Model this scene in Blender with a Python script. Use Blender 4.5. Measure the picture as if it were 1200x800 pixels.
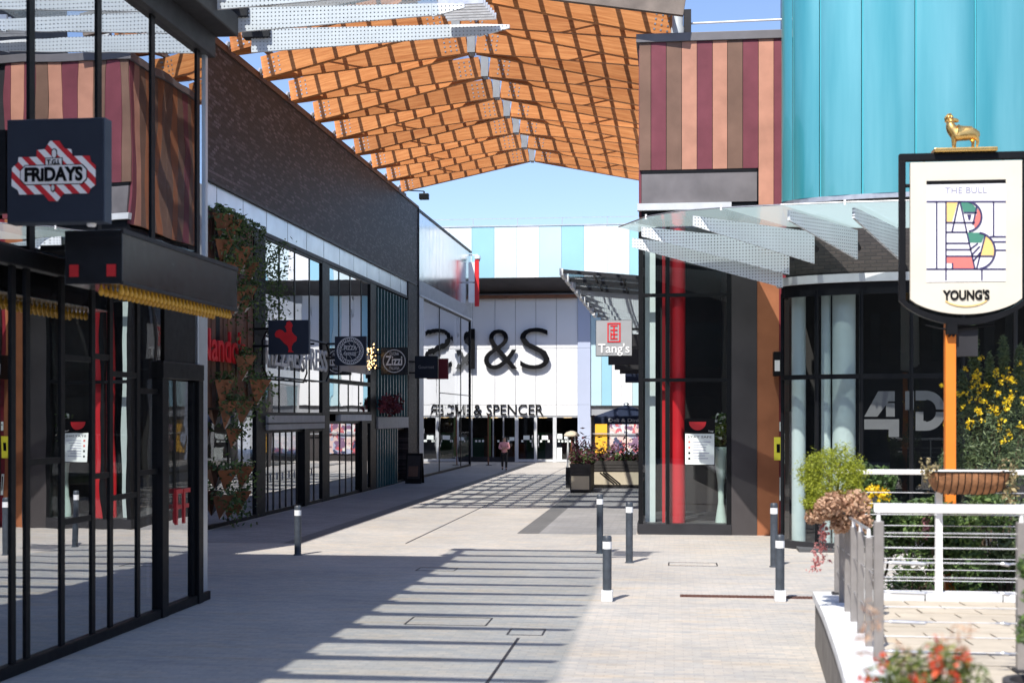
import bpy, bmesh, math, random
from mathutils import Vector, Matrix
random.seed(7)
R = math.radians
scene = bpy.context.scene
C = scene.collection
for o in list(bpy.data.objects): bpy.data.objects.remove(o)

# ------------------------------------------------------------------ camera, sky, sun, exposure
F, HOR, CZ = 1600.0, 487.0, 2.8            # focal length in photo pixels, horizon row, eye height
TH = math.atan(190 / F)
S_, C_ = math.sin(TH), math.cos(TH)
cam = bpy.data.cameras.new('camera'); camo = bpy.data.objects.new('camera', cam); C.objects.link(camo)
camo.location = (0, 0, CZ); camo.rotation_euler = (R(90), 0, TH)
cam.sensor_width = 36; cam.lens = 36 * F / 1200; cam.shift_y = (HOR - 400) / 1200
cam.clip_end = 2000; cam.clip_start = .1
cam.dof.use_dof = True; cam.dof.focus_distance = 42; cam.dof.aperture_fstop = 2.1
scene.camera = camo
SH = Vector((.26, .73, -1.0))              # where the sunlight travels
SUN_EL = math.atan2(1, math.hypot(SH.x, SH.y)); SUN_AZ = math.atan2(-SH.x, -SH.y)
w = bpy.data.worlds.new('World'); scene.world = w; w.use_nodes = True
nt = w.node_tree; bgn = nt.nodes['Background']
sky = nt.nodes.new('ShaderNodeTexSky'); sky.sky_type = 'NISHITA'; sky.sun_disc = False
sky.sun_elevation = SUN_EL; sky.sun_rotation = SUN_AZ % (2 * math.pi)
sky.air_density = 1.0; sky.dust_density = .8; sky.ozone_density = 2.6
tn = nt.nodes.new('ShaderNodeMix'); tn.data_type = 'RGBA'; tn.blend_type = 'MULTIPLY'; tn.inputs[0].default_value = 1; tn.inputs[7].default_value = (.91, .895, 1.0, 1)
nt.links.new(sky.outputs[0], tn.inputs[6]); nt.links.new(tn.outputs[2], bgn.inputs[0]); bgn.inputs[1].default_value = .13
sl = bpy.data.lights.new('sun', 'SUN'); sl.energy = 4.6; sl.angle = R(.5); sl.color = (1, .95, .87)
so = bpy.data.objects.new('sun', sl); C.objects.link(so); so.location = (-30, -60, 80)
so.rotation_euler = SH.to_track_quat('-Z', 'Y').to_euler()
vs = scene.view_settings; vs.view_transform = 'Standard'; vs.look = 'None'; vs.gamma = 1; vs.exposure = .70
try: vs.use_curve_mapping = False
except Exception: pass

# ------------------------------------------------------------------ photo pixel -> point on a known plane
def ray(px, py):
    u = (px - 600) / F; v = (HOR - py) / F
    return Vector((-S_ + u * C_, C_ + u * S_, v))
def gnd(px, py, z=0.0):
    r = ray(px, py); return r * ((z - CZ) / r.z) + Vector((0, 0, CZ))
def atX(px, py, X):
    r = ray(px, py); return r * (X / r.x) + Vector((0, 0, CZ))
def atY(px, py, Y):
    r = ray(px, py); return r * (Y / r.y) + Vector((0, 0, CZ))
def Yx(px, X): return atX(px, 400, X).y
def Xy(px, Y): return atY(px, 400, Y).x

# ------------------------------------------------------------------ materials
MATS = {}
def newmat(name):
    m = bpy.data.materials.new(name); m.use_nodes = True
    t = m.node_tree; t.nodes.clear()
    out = t.nodes.new('ShaderNodeOutputMaterial')
    MATS[name] = m
    return m, t, out
def N(t, typ, **kw):
    n = t.nodes.new(typ)
    for k, v in kw.items():
        if k in n.inputs.keys(): n.inputs[k].default_value = v
        else: setattr(n, k, v)
    return n
def rgba(c): return (c[0], c[1], c[2], 1)
def coords(t, axes='xyz', scale=1.0):
    tc = t.nodes.new('ShaderNodeTexCoord')
    if axes == 'xyz': return tc.outputs['Object']
    sp = t.nodes.new('ShaderNodeSeparateXYZ'); t.links.new(tc.outputs['Object'], sp.inputs[0])
    cb = t.nodes.new('ShaderNodeCombineXYZ')
    for i, a in enumerate(axes): t.links.new(sp.outputs['xyz'.index(a)], cb.inputs[i])
    return cb.outputs[0]
def ramp(t, fac, stops):
    r = t.nodes.new('ShaderNodeValToRGB'); e = r.color_ramp.elements
    while len(e) < len(stops): e.new(.5)
    for i, (p, c) in enumerate(stops): e[i].position = p; e[i].color = rgba(c)
    t.links.new(fac, r.inputs[0]); return r.outputs[0]
def mix(t, fac, a, b, mode='MIX'):
    m = t.nodes.new('ShaderNodeMix'); m.data_type = 'RGBA'; m.blend_type = mode
    for s, v in ((0, fac), (6, a), (7, b)):
        if hasattr(v, 'links') or hasattr(v, 'is_linked'): t.links.new(v, m.inputs[s])
        else: m.inputs[s].default_value = v if s == 0 else rgba(v)
    return m.outputs[2]
def plain(name, col, rough=.6, metal=0.0, var=.12, scale=3.0, bump=0.0, bscale=60.0, spec=.5, emit=None, estr=0, coat=0.0, island=0.0):
    m, t, out = newmat(name)
    b = t.nodes.new('ShaderNodeBsdfPrincipled'); t.links.new(b.outputs[0], out.inputs[0])
    b.inputs['Roughness'].default_value = rough; b.inputs['Metallic'].default_value = metal
    b.inputs['Specular IOR Level'].default_value = spec; b.inputs['Coat Weight'].default_value = coat
    co = coords(t)
    n = N(t, 'ShaderNodeTexNoise', Scale=scale, Detail=5.0); t.links.new(co, n.inputs['Vector'])
    lo = [max(0, x * (1 - var)) for x in col]; hi = [min(1, x * (1 + var)) for x in col]
    c = ramp(t, n.outputs['Fac'], [(.3, lo), (.7, hi)])
    if island:
        g = t.nodes.new('ShaderNodeNewGeometry')
        c2 = ramp(t, g.outputs['Random Per Island'], [(0, [x * (1 - island) for x in col]), (1, [min(1, x * (1 + island)) for x in col])])
        c = mix(t, .6, c, c2)
    t.links.new(c, b.inputs['Base Color'])
    n2 = N(t, 'ShaderNodeTexNoise', Scale=scale * 2.3, Detail=3.0); t.links.new(co, n2.inputs['Vector'])
    mr = N(t, 'ShaderNodeMapRange'); mr.inputs[3].default_value = max(.02, rough - .1); mr.inputs[4].default_value = min(1, rough + .1)
    t.links.new(n2.outputs['Fac'], mr.inputs[0]); t.links.new(mr.outputs[0], b.inputs['Roughness'])
    if bump:
        n3 = N(t, 'ShaderNodeTexNoise', Scale=bscale, Detail=4.0); t.links.new(co, n3.inputs['Vector'])
        bp = N(t, 'ShaderNodeBump', Strength=bump, Distance=.02); t.links.new(n3.outputs['Fac'], bp.inputs['Height'])
        t.links.new(bp.outputs[0], b.inputs['Normal'])
    if emit:
        b.inputs['Emission Color'].default_value = rgba(emit); b.inputs['Emission Strength'].default_value = estr
    return m
def bricky(name, c1, c2, mortar, axes, bw, bh, rough=.7, msize=.01, bump=.4, dirt=.25, spec=.5, big=.35, streak=None):
    m, t, out = newmat(name)
    b = t.nodes.new('ShaderNodeBsdfPrincipled'); t.links.new(b.outputs[0], out.inputs[0])
    b.inputs['Roughness'].default_value = rough; b.inputs['Specular IOR Level'].default_value = spec
    co = coords(t, axes)
    k = N(t, 'ShaderNodeTexBrick'); t.links.new(co, k.inputs['Vector'])
    k.inputs['Scale'].default_value = 1; k.inputs['Brick Width'].default_value = bw; k.inputs['Row Height'].default_value = bh
    k.inputs['Mortar Size'].default_value = msize; k.inputs['Mortar Smooth'].default_value = .2; k.inputs['Bias'].default_value = -.5 if 'glazed' in name else 0
    k.inputs['Color1'].default_value = rgba(c1); k.inputs['Color2'].default_value = rgba(c2); k.inputs['Mortar'].default_value = rgba(mortar)
    n = N(t, 'ShaderNodeTexNoise', Scale=big, Detail=6.0, Roughness=.65); t.links.new(co, n.inputs['Vector'])
    d = ramp(t, n.outputs['Fac'], [(.3, (1 - dirt,) * 3), (.65, (1, 1, 1))])
    c = mix(t, 1.0, k.outputs['Color'], d, 'MULTIPLY')
    n2 = N(t, 'ShaderNodeTexNoise', Scale=9.0, Detail=4.0); t.links.new(co, n2.inputs['Vector'])
    d2 = ramp(t, n2.outputs['Fac'], [(.3, (.86, .86, .87)), (.7, (1.0, 1.0, 1.0))])
    c = mix(t, 1.0, c, d2, 'MULTIPLY')
    if streak:
        mp = N(t, 'ShaderNodeMapping'); mp.inputs['Scale'].default_value = (.35, 2.6, 1); t.links.new(co, mp.inputs['Vector'])
        n4 = N(t, 'ShaderNodeTexNoise', Scale=1.3, Detail=5.0, Roughness=.7); t.links.new(mp.outputs[0], n4.inputs['Vector'])
        c = mix(t, 1.0, c, ramp(t, n4.outputs['Fac'], [(.32, (.80, .82, .86)), (.5, (1, 1, 1)), (.72, streak)]), 'MULTIPLY')
        n5 = N(t, 'ShaderNodeTexNoise', Scale=.09, Detail=3.0); t.links.new(co, n5.inputs['Vector'])
        c = mix(t, 1.0, c, ramp(t, n5.outputs['Fac'], [(.35, (.90, .91, .93)), (.65, (1, 1, 1))]), 'MULTIPLY')
        vo = N(t, 'ShaderNodeTexVoronoi', Scale=1.7); t.links.new(co, vo.inputs['Vector'])      # trodden-in gum and drips
        c = mix(t, 1.0, c, ramp(t, vo.outputs['Distance'], [(.02, (.72, .71, .70)), (.05, (1, 1, 1))]), 'MULTIPLY')
    t.links.new(c, b.inputs['Base Color'])
    bp = N(t, 'ShaderNodeBump', Strength=bump, Distance=.01); t.links.new(k.outputs['Fac'], bp.inputs['Height']); bp.invert = True
    t.links.new(bp.outputs[0], b.inputs['Normal'])
    return m
def glass(name, refl, tint, ior=1.5, wave=.0, wscale=.5, body=0.0, bodycol=(.5, .5, .5), rough=0.0, trl=.4):
    """thin pane: part mirror, part see-through, optional milky body"""
    m, t, out = newmat(name)
    tr = N(t, 'ShaderNodeBsdfTransparent'); tr.inputs[0].default_value = rgba(tint)
    gl = N(t, 'ShaderNodeBsdfGlossy'); gl.inputs['Color'].default_value = (.95, .97, 1, 1); gl.inputs['Roughness'].default_value = rough
    fr = N(t, 'ShaderNodeFresnel'); fr.inputs['IOR'].default_value = ior
    ge = t.nodes.new('ShaderNodeNewGeometry'); im = N(t, 'ShaderNodeMapRange'); im.inputs[3].default_value = ior; im.inputs[4].default_value = 1 / ior
    t.links.new(ge.outputs['Backfacing'], im.inputs[0]); t.links.new(im.outputs[0], fr.inputs['IOR'])      # same reflectance from both sides of a thin pane
    mr = N(t, 'ShaderNodeMapRange'); mr.inputs[3].default_value = refl; mr.inputs[4].default_value = 1.0
    t.links.new(fr.outputs[0], mr.inputs[0])
    base = tr.outputs[0]
    if body:
        df = N(t, 'ShaderNodeBsdfDiffuse'); df.inputs[0].default_value = rgba(bodycol)
        tl = N(t, 'ShaderNodeBsdfTranslucent'); tl.inputs[0].default_value = rgba(bodycol)
        m0 = N(t, 'ShaderNodeMixShader'); m0.inputs[0].default_value = trl
        t.links.new(df.outputs[0], m0.inputs[1]); t.links.new(tl.outputs[0], m0.inputs[2])
        m1 = N(t, 'ShaderNodeMixShader'); m1.inputs[0].default_value = body
        t.links.new(base, m1.inputs[1]); t.links.new(m0.outputs[0], m1.inputs[2]); base = m1.outputs[0]
    mx = N(t, 'ShaderNodeMixShader'); t.links.new(mr.outputs[0], mx.inputs[0])
    t.links.new(base, mx.inputs[1]); t.links.new(gl.outputs[0], mx.inputs[2]); t.links.new(mx.outputs[0], out.inputs[0])
    if wave:
        n = N(t, 'ShaderNodeTexNoise', Scale=wscale, Detail=1.5); t.links.new(coords(t), n.inputs['Vector'])
        bp = N(t, 'ShaderNodeBump', Strength=wave, Distance=.05); t.links.new(n.outputs['Fac'], bp.inputs['Height'])
        t.links.new(bp.outputs[0], gl.inputs['Normal']); t.links.new(bp.outputs[0], fr.inputs['Normal'])
    return m
def wood(name, c1, c2):
    m, t, out = newmat(name)
    b = t.nodes.new('ShaderNodeBsdfPrincipled'); t.links.new(b.outputs[0], out.inputs[0]); b.inputs['Roughness'].default_value = .62
    b.inputs['Specular IOR Level'].default_value = .25
    co = coords(t)
    mp = N(t, 'ShaderNodeMapping'); mp.inputs['Scale'].default_value = (.9, 6, 16); t.links.new(co, mp.inputs['Vector'])
    oi = t.nodes.new('ShaderNodeObjectInfo'); va = N(t, 'ShaderNodeVectorMath', operation='ADD')
    sc = N(t, 'ShaderNodeMath', operation='MULTIPLY'); t.links.new(oi.outputs['Random'], sc.inputs[0]); sc.inputs[1].default_value = 40
    t.links.new(mp.outputs[0], va.inputs[0]); t.links.new(sc.outputs[0], va.inputs[1])
    n = N(t, 'ShaderNodeTexNoise', Scale=1.2, Detail=7.0, Roughness=.6); t.links.new(va.outputs[0], n.inputs['Vector'])
    c = ramp(t, n.outputs['Fac'], [(.28, c1), (.5, [(a + b_) / 2 for a, b_ in zip(c1, c2)]), (.72, c2)])
    v = ramp(t, oi.outputs['Random'], [(0, (.70, .68, .66)), (.5, (.9, .9, .9)), (1, (1, 1, 1))])
    t.links.new(mix(t, 1.0, c, v, 'MULTIPLY'), b.inputs['Base Color'])
    return m
def perforated(name, col, pitch=.085, hole=.24):
    m, t, out = newmat(name)
    b = t.nodes.new('ShaderNodeBsdfPrincipled'); b.inputs['Roughness'].default_value = .45; b.inputs['Metallic'].default_value = 0
    n = N(t, 'ShaderNodeTexNoise', Scale=1.5, Detail=4.0); co = coords(t, 'xzy'); t.links.new(co, n.inputs['Vector'])
    t.links.new(ramp(t, n.outputs['Fac'], [(.3, [x * .88 for x in col]), (.7, col)]), b.inputs['Base Color'])
    sc = N(t, 'ShaderNodeVectorMath', operation='SCALE'); sc.inputs['Scale'].default_value = 1 / pitch; t.links.new(co, sc.inputs[0])
    fr = N(t, 'ShaderNodeVectorMath', operation='FRACTION'); t.links.new(sc.outputs[0], fr.inputs[0])
    sb = N(t, 'ShaderNodeVectorMath', operation='SUBTRACT'); sb.inputs[1].default_value = (.5, .5, 0); t.links.new(fr.outputs[0], sb.inputs[0])
    mu = N(t, 'ShaderNodeVectorMath', operation='MULTIPLY'); mu.inputs[1].default_value = (1, 1, 0); t.links.new(sb.outputs[0], mu.inputs[0])
    ln = N(t, 'ShaderNodeVectorMath', operation='LENGTH'); t.links.new(mu.outputs[0], ln.inputs[0])
    lt = N(t, 'ShaderNodeMath', operation='LESS_THAN'); t.links.new(ln.outputs['Value'], lt.inputs[0]); lt.inputs[1].default_value = hole
    tr = N(t, 'ShaderNodeBsdfTransparent'); tr.inputs[0].default_value = (.6, .6, .62, 1)
    mx = N(t, 'ShaderNodeMixShader'); t.links.new(lt.outputs[0], mx.inputs[0]); t.links.new(b.outputs[0], mx.inputs[1]); t.links.new(tr.outputs[0], mx.inputs[2])
    t.links.new(mx.outputs[0], out.inputs[0]); return m
def stripes(name, ca, cb, axes='xz', ang=45, period=.17, duty=.5):
    m, t, out = newmat(name)
    b = t.nodes.new('ShaderNodeBsdfPrincipled'); t.links.new(b.outputs[0], out.inputs[0]); b.inputs['Roughness'].default_value = .5
    sp = t.nodes.new('ShaderNodeSeparateXYZ'); t.links.new(coords(t), sp.inputs[0])
    a = N(t, 'ShaderNodeMath', operation='MULTIPLY_ADD'); t.links.new(sp.outputs['xyz'.index(axes[0])], a.inputs[0])
    a.inputs[1].default_value = math.cos(R(ang)) / period
    q = N(t, 'ShaderNodeMath', operation='MULTIPLY'); t.links.new(sp.outputs['xyz'.index(axes[1])], q.inputs[0]); q.inputs[1].default_value = math.sin(R(ang)) / period
    t.links.new(q.outputs[0], a.inputs[2])
    f = N(t, 'ShaderNodeMath', operation='FRACT'); t.links.new(a.outputs[0], f.inputs[0])
    l = N(t, 'ShaderNodeMath', operation='LESS_THAN'); t.links.new(f.outputs[0], l.inputs[0]); l.inputs[1].default_value = duty
    t.links.new(mix(t, l.outputs[0], ca, cb), b.inputs['Base Color']); return m
def leafy(name, dark, light, rough=.55, trans=.25):
    m, t, out = newmat(name)
    g = t.nodes.new('ShaderNodeNewGeometry')
    c = ramp(t, g.outputs['Random Per Island'], [(0, dark), (.6, [(a + b) / 2 for a, b in zip(dark, light)]), (1, light)])
    b = t.nodes.new('ShaderNodeBsdfPrincipled'); b.inputs['Roughness'].default_value = rough; t.links.new(c, b.inputs['Base Color'])
    tl = t.nodes.new('ShaderNodeBsdfTranslucent'); t.links.new(c, tl.inputs[0])
    mx = N(t, 'ShaderNodeMixShader'); mx.inputs[0].default_value = trans
    t.links.new(b.outputs[0], mx.inputs[1]); t.links.new(tl.outputs[0], mx.inputs[2]); t.links.new(mx.outputs[0], out.inputs[0]); return m
def cells(name, cols, scale=2.5, axes='xzy'):
    m, t, out = newmat(name)
    b = t.nodes.new('ShaderNodeBsdfPrincipled'); t.links.new(b.outputs[0], out.inputs[0]); b.inputs['Roughness'].default_value = .4
    co = coords(t, axes)
    nz = N(t, 'ShaderNodeTexNoise', Scale=2.0, Detail=3.0); t.links.new(co, nz.inputs['Vector'])
    ad = N(t, 'ShaderNodeVectorMath', operation='ADD'); t.links.new(co, ad.inputs[0]); t.links.new(nz.outputs['Color'], ad.inputs[1])
    v = N(t, 'ShaderNodeTexVoronoi', Scale=scale); t.links.new(ad.outputs[0], v.inputs['Vector'])
    sp = t.nodes.new('ShaderNodeSeparateColor'); t.links.new(v.outputs['Color'], sp.inputs[0])
    r = t.nodes.new('ShaderNodeValToRGB'); r.color_ramp.interpolation = 'CONSTANT'; e = r.color_ramp.elements
    while len(e) < len(cols): e.new(.5)
    for i, c in enumerate(cols): e[i].position = i / len(cols); e[i].color = rgba(c)
    t.links.new(sp.outputs[0], r.inputs[0]); t.links.new(r.outputs[0], b.inputs['Base Color']); return m

bricky('paving', (.54, .49, .43), (.44, .425, .40), (.40, .38, .35), 'xyz', .215, .105, .75, .006, .12, .2, streak=(1.0, .90, .77))
bricky('paving_grey', (.34, .33, .325), (.28, .275, .27), (.22, .22, .22), 'xyz', .4, .2, .75, .008, .25, .25, streak=(1, .97, .94))
bricky('paving_dark', (.16, .155, .15), (.125, .125, .125), (.1, .1, .1), 'xyz', .2, .1, .7, .008, .25, .2)
bricky('glazed_brick', (.028, .021, .025), (.26, .21, .235), (.045, .036, .038), 'yzx', .26, .085, .55, .012, .8, .3, .2, .4)  # random brick tones; the pale ones also paint glints on the glaze
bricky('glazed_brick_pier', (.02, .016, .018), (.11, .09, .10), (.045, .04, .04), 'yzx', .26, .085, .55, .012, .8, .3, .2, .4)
bricky('dark_brick', (.022, .018, .016), (.04, .032, .028), (.014, .013, .013), 'xzy', .225, .075, .6, .010, .5, .2)
plain('black_metal', (.007, .0075, .009), .45, .0, .2, 4, spec=.15)
plain('black_satin', (.012, .013, .016), .22, .0, .2, 3, spec=.7)
plain('charcoal', (.03, .03, .034), .5, .0, .15, 2, .05, spec=.2)
plain('charcoal_panel', (.055, .05, .052), .5, .0, .2, .9, .05, spec=.2)
plain('steel', (.5, .51, .53), .38, .8, .12, 6)
plain('pale_metal', (.62, .66, .7), .34, .75, .1, 1.3)
plain('silver_cladding', (.60, .645, .69), .17, .92, .05, .6)
plain('grey_paint', (.30, .31, .33), .5, .0, .1, 3)
plain('light_grey', (.52, .54, .56), .5, .0, .08, 3)
plain('white_paint', (.80, .80, .79), .45, .0, .05, 3)
plain('white_panel', (.72, .73, .74), .42, .0, .035, .5, 0)
plain('pale_blue_panel', (.43, .59, .63), .4, .0, .04, .5)
plain('ice_panel', (.54, .64, .66), .4, .0, .04, .5)
plain('sky_blue_panel', (.27, .49, .60), .4, .0, .05, .5)
plain('lilac_panel', (.40, .45, .58), .45, .0, .05, .5)
plain('maroon_panel', (.16, .045, .06), .55, .0, .16, 1.8, .02, 25, spec=.2)
plain('umber_panel', (.165, .098, .072), .55, .0, .16, 1.8, .02, 25, spec=.2)
plain('salmon_panel', (.43, .215, .15), .55, .0, .16, 1.8, .02, 25, spec=.2)
plain('copper_panel', (.30, .115, .055), .55, .0, .16, 1.8, .02, 25, spec=.2)
plain('grey_cap', (.13, .125, .135), .5, .0, .12, 2)
plain('warm_grey_fascia', (.135, .125, .13), .5, .0, .25, 1.6)
plain('navy_sign', (.022, .029, .045), .55, .0, .12, 2, spec=.2)
plain('navy_side', (.05, .065, .09), .5, .0, .12, 2, spec=.3)
plain('red', (.55, .015, .02), .45, .0, .1, 3)
plain('red_column', (.62, .02, .03), .4, .0, .08, 1.5)
plain('deep_red', (.16, .01, .02), .5, .0, .1, 3)
plain('sign_grey', (.36, .37, .38), .35, .2, .06, 2)
plain('print_black', (.005, .005, .006), .55, .0, .05, 2, spec=.1)
plain('ink_navy', (.035, .03, .10), .5, .0, .05, 2)
plain('print_white', (.74, .74, .74), .5, .0, .03, 2)
plain('print_grey', (.24, .24, .36), .5, .0, .03, 2)
plain('print_yellow', (.75, .5, .18), .5, .0, .04, 2)
plain('print_red', (.6, .16, .14), .5, .0, .04, 2)
plain('print_green', (.05, .2, .14), .5, .0, .04, 2)
plain('cream', (.60, .56, .47), .5, .0, .04, 2)
plain('gold', (.75, .48, .16), .28, .9, .12, 8)
plain('orange_post', (.72, .20, .02), .45, .0, .06, 2, .03, 40)
plain('timber_edge', (.12, .05, .028), .6, .0, .2, 3, .1)
plain('weathered_timber', (.16, .13, .11), .75, .0, .3, 2, .2, 30)
plain('rust_timber', (.17, .062, .025), .6, .0, .25, 3, .1, 30)
plain('planter_cream', (.62, .52, .38), .6, .0, .08, 2, .05, 30)
plain('planter_slat', (.05, .042, .038), .6, .0, .2, 3, .1, 30)
plain('terracotta', (.22, .075, .028), .6, .0, .3, 3, .1, 30)
plain('pale_facet', (.45, .40, .35), .6, .0, .1, 3)
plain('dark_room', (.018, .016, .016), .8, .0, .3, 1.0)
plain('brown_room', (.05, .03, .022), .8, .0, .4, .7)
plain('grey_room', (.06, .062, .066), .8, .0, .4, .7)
plain('bollard_paint', (.045, .055, .07), .45, .0, .3, 9, .05, 60)
plain('reflective_band', (.72, .73, .74), .35, .0, .05, 6)
plain('granite', (.55, .54, .52), .7, .0, .12, 30, .1, 80)
plain('coping', (.60, .61, .62), .7, .0, .08, 4, .1, 60)
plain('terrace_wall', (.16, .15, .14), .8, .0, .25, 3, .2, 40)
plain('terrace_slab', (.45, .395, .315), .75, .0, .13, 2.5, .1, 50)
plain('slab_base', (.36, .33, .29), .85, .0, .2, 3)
plain('grey_post', (.26, .245, .235), .42, .35, .12, 8)
plain('coir', (.32, .15, .07), .9, .0, .3, 14, .6, 90)
plain('soil', (.03, .022, .016), .95, .0, .4, 12, .5, 60)
plain('bark', (.10, .07, .045), .9, .0, .3, 10, .4, 40)
plain('skin', (.55, .34, .26), .55, .0, .06, 5)
plain('hair', (.06, .035, .02), .6, .0, .2, 30)
plain('pink_jacket', (.72, .34, .36), .7, .0, .12, 8, .1, 40)
plain('black_cloth', (.015, .015, .018), .8, .0, .2, 8)
plain('navy_canvas', (.018, .026, .06), .8, .0, .15, 4, .1, 60)
plain('yellow_panel', (.80, .42, .03), .5, .0, .06, 1)
plain('yellow_notice', (.75, .68, .05), .5, .0, .04, 4)
plain('paper', (.72, .78, .76), .6, .0, .03, 6)
plain('rust_drain', (.13, .06, .045), .7, .6, .3, 12, .2)
plain('lamp_yellow', (.55, .29, .02), .3, .0, .1, 8)
plain('warm_bulb', (.9, .7, .4), .3, 0, .05, 4, emit=(1, .62, .25), estr=3)
plain('teal_joint', (.05, .36, .42), .4, 0, .05, 2)
plain('teal_slat', (.03, .11, .125), .4, .0, .12, 2)
plain('red_flowers', (.14, .02, .03), .7, .0, .3, 10, island=.6)
plain('chalkboard', (.025, .02, .02), .6, 0, .2, 6)
plain('pale_column', (.66, .74, .73), .45, 0, .05, 2)
plain('stencil_grey', (.085, .092, .096), .5, 0, .05, 4, spec=.2)
plain('vase', (.5, .62, .56), .25, 0, .06, 3)
glass('mirror_glass', .62, (.42, .45, .46), 1.8, .10, .55)
glass('mirror_glass_upper', .68, (.38, .40, .42), 1.8, .12, .5)
glass('silver_glass', .62, (.4, .42, .44), 1.8, .2, .6)
glass('shop_glass', .055, (.80, .84, .84), 1.3, .06, .5)
glass('curved_glass', .06, (.75, .80, .80), 1.35, .05, .5)
glass('store_glass', .03, (.42, .44, .46), 1.4, .02, .5)
glass('roof_glass', .01, (.80, .84, .86), 1.3)
glass('canopy_glass', .03, (.80, .85, .86), 1.45, 0, 1, .16, (.5, .6, .6))
glass('frit_glass', .03, (.72, .80, .80), 1.12, .0, 1, .74, (.50, .62, .61), 0, .85)
perforated('perforated_white', (.66, .70, .73), .065, .2)
perforated('perforated_near', (.68, .72, .75), .06, .18)
wood('glulam', (.47, .15, .042), (.80, .345, .125))
stripes('candy_stripe', (.80, .80, .80), (.55, .012, .02), 'xz', 45, .115, .5)
leafy('leaf_dark', (.02, .045, .014), (.10, .17, .045))
leafy('leaf_mid', (.03, .07, .018), (.15, .23, .06))
leafy('leaf_lime', (.16, .20, .012), (.42, .46, .04), .6, .35)
leafy('leaf_lime2', (.06, .10, .02), (.22, .26, .06))
leafy('leaf_olive', (.12, .10, .04), (.42, .34, .18), .7, .25)
leafy('leaf_dry', (.32, .17, .10), (.74, .52, .36), .7, .3)
leafy('leaf_purple', (.05, .012, .02), (.24, .08, .10))
leafy('leaf_pink', (.40, .13, .14), (.62, .30, .28), .7, .3)
leafy('leaf_broom', (.045, .08, .035), (.19, .25, .11))
leafy('petal_yellow', (.70, .46, .01), (.85, .68, .03), .6, .3)
leafy('petal_red', (.45, .03, .015), (.75, .12, .04), .6, .3)
leafy('petal_white', (.6, .58, .52), (.8, .8, .78), .6, .3)
cells('mural', [(.5, .12, .14), (.6, .45, .42), (.05, .06, .12), (.35, .38, .5), (.65, .62, .6), (.2, .12, .2)], 3.2)

# teal glass of the drum
m, t, out = newmat('teal_glass')
b = t.nodes.new('ShaderNodeBsdfPrincipled'); t.links.new(b.outputs[0], out.inputs[0])
b.inputs['Roughness'].default_value = .30; b.inputs['Metallic'].default_value = .45; b.inputs['Coat Weight'].default_value = .8; b.inputs['Coat Roughness'].default_value = .03
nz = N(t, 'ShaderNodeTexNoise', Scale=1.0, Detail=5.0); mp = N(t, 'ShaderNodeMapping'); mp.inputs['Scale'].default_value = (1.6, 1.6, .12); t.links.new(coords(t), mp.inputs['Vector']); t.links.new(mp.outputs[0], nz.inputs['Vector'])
wv = N(t, 'ShaderNodeTexNoise', Scale=.5, Detail=1.0); t.links.new(coords(t), wv.inputs['Vector']); wb_ = N(t, 'ShaderNodeBump', Strength=.12, Distance=.05); t.links.new(wv.outputs['Fac'], wb_.inputs['Height']); t.links.new(wb_.outputs[0], b.inputs['Normal']); t.links.new(wb_.outputs[0], b.inputs['Coat Normal'])
t.links.new(ramp(t, nz.outputs['Fac'], [(.3, (.045, .29, .325)), (.72, (.17, .46, .485))]), b.inputs['Base Color'])  # tall random streaks in the colour stand in for reflected light

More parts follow.
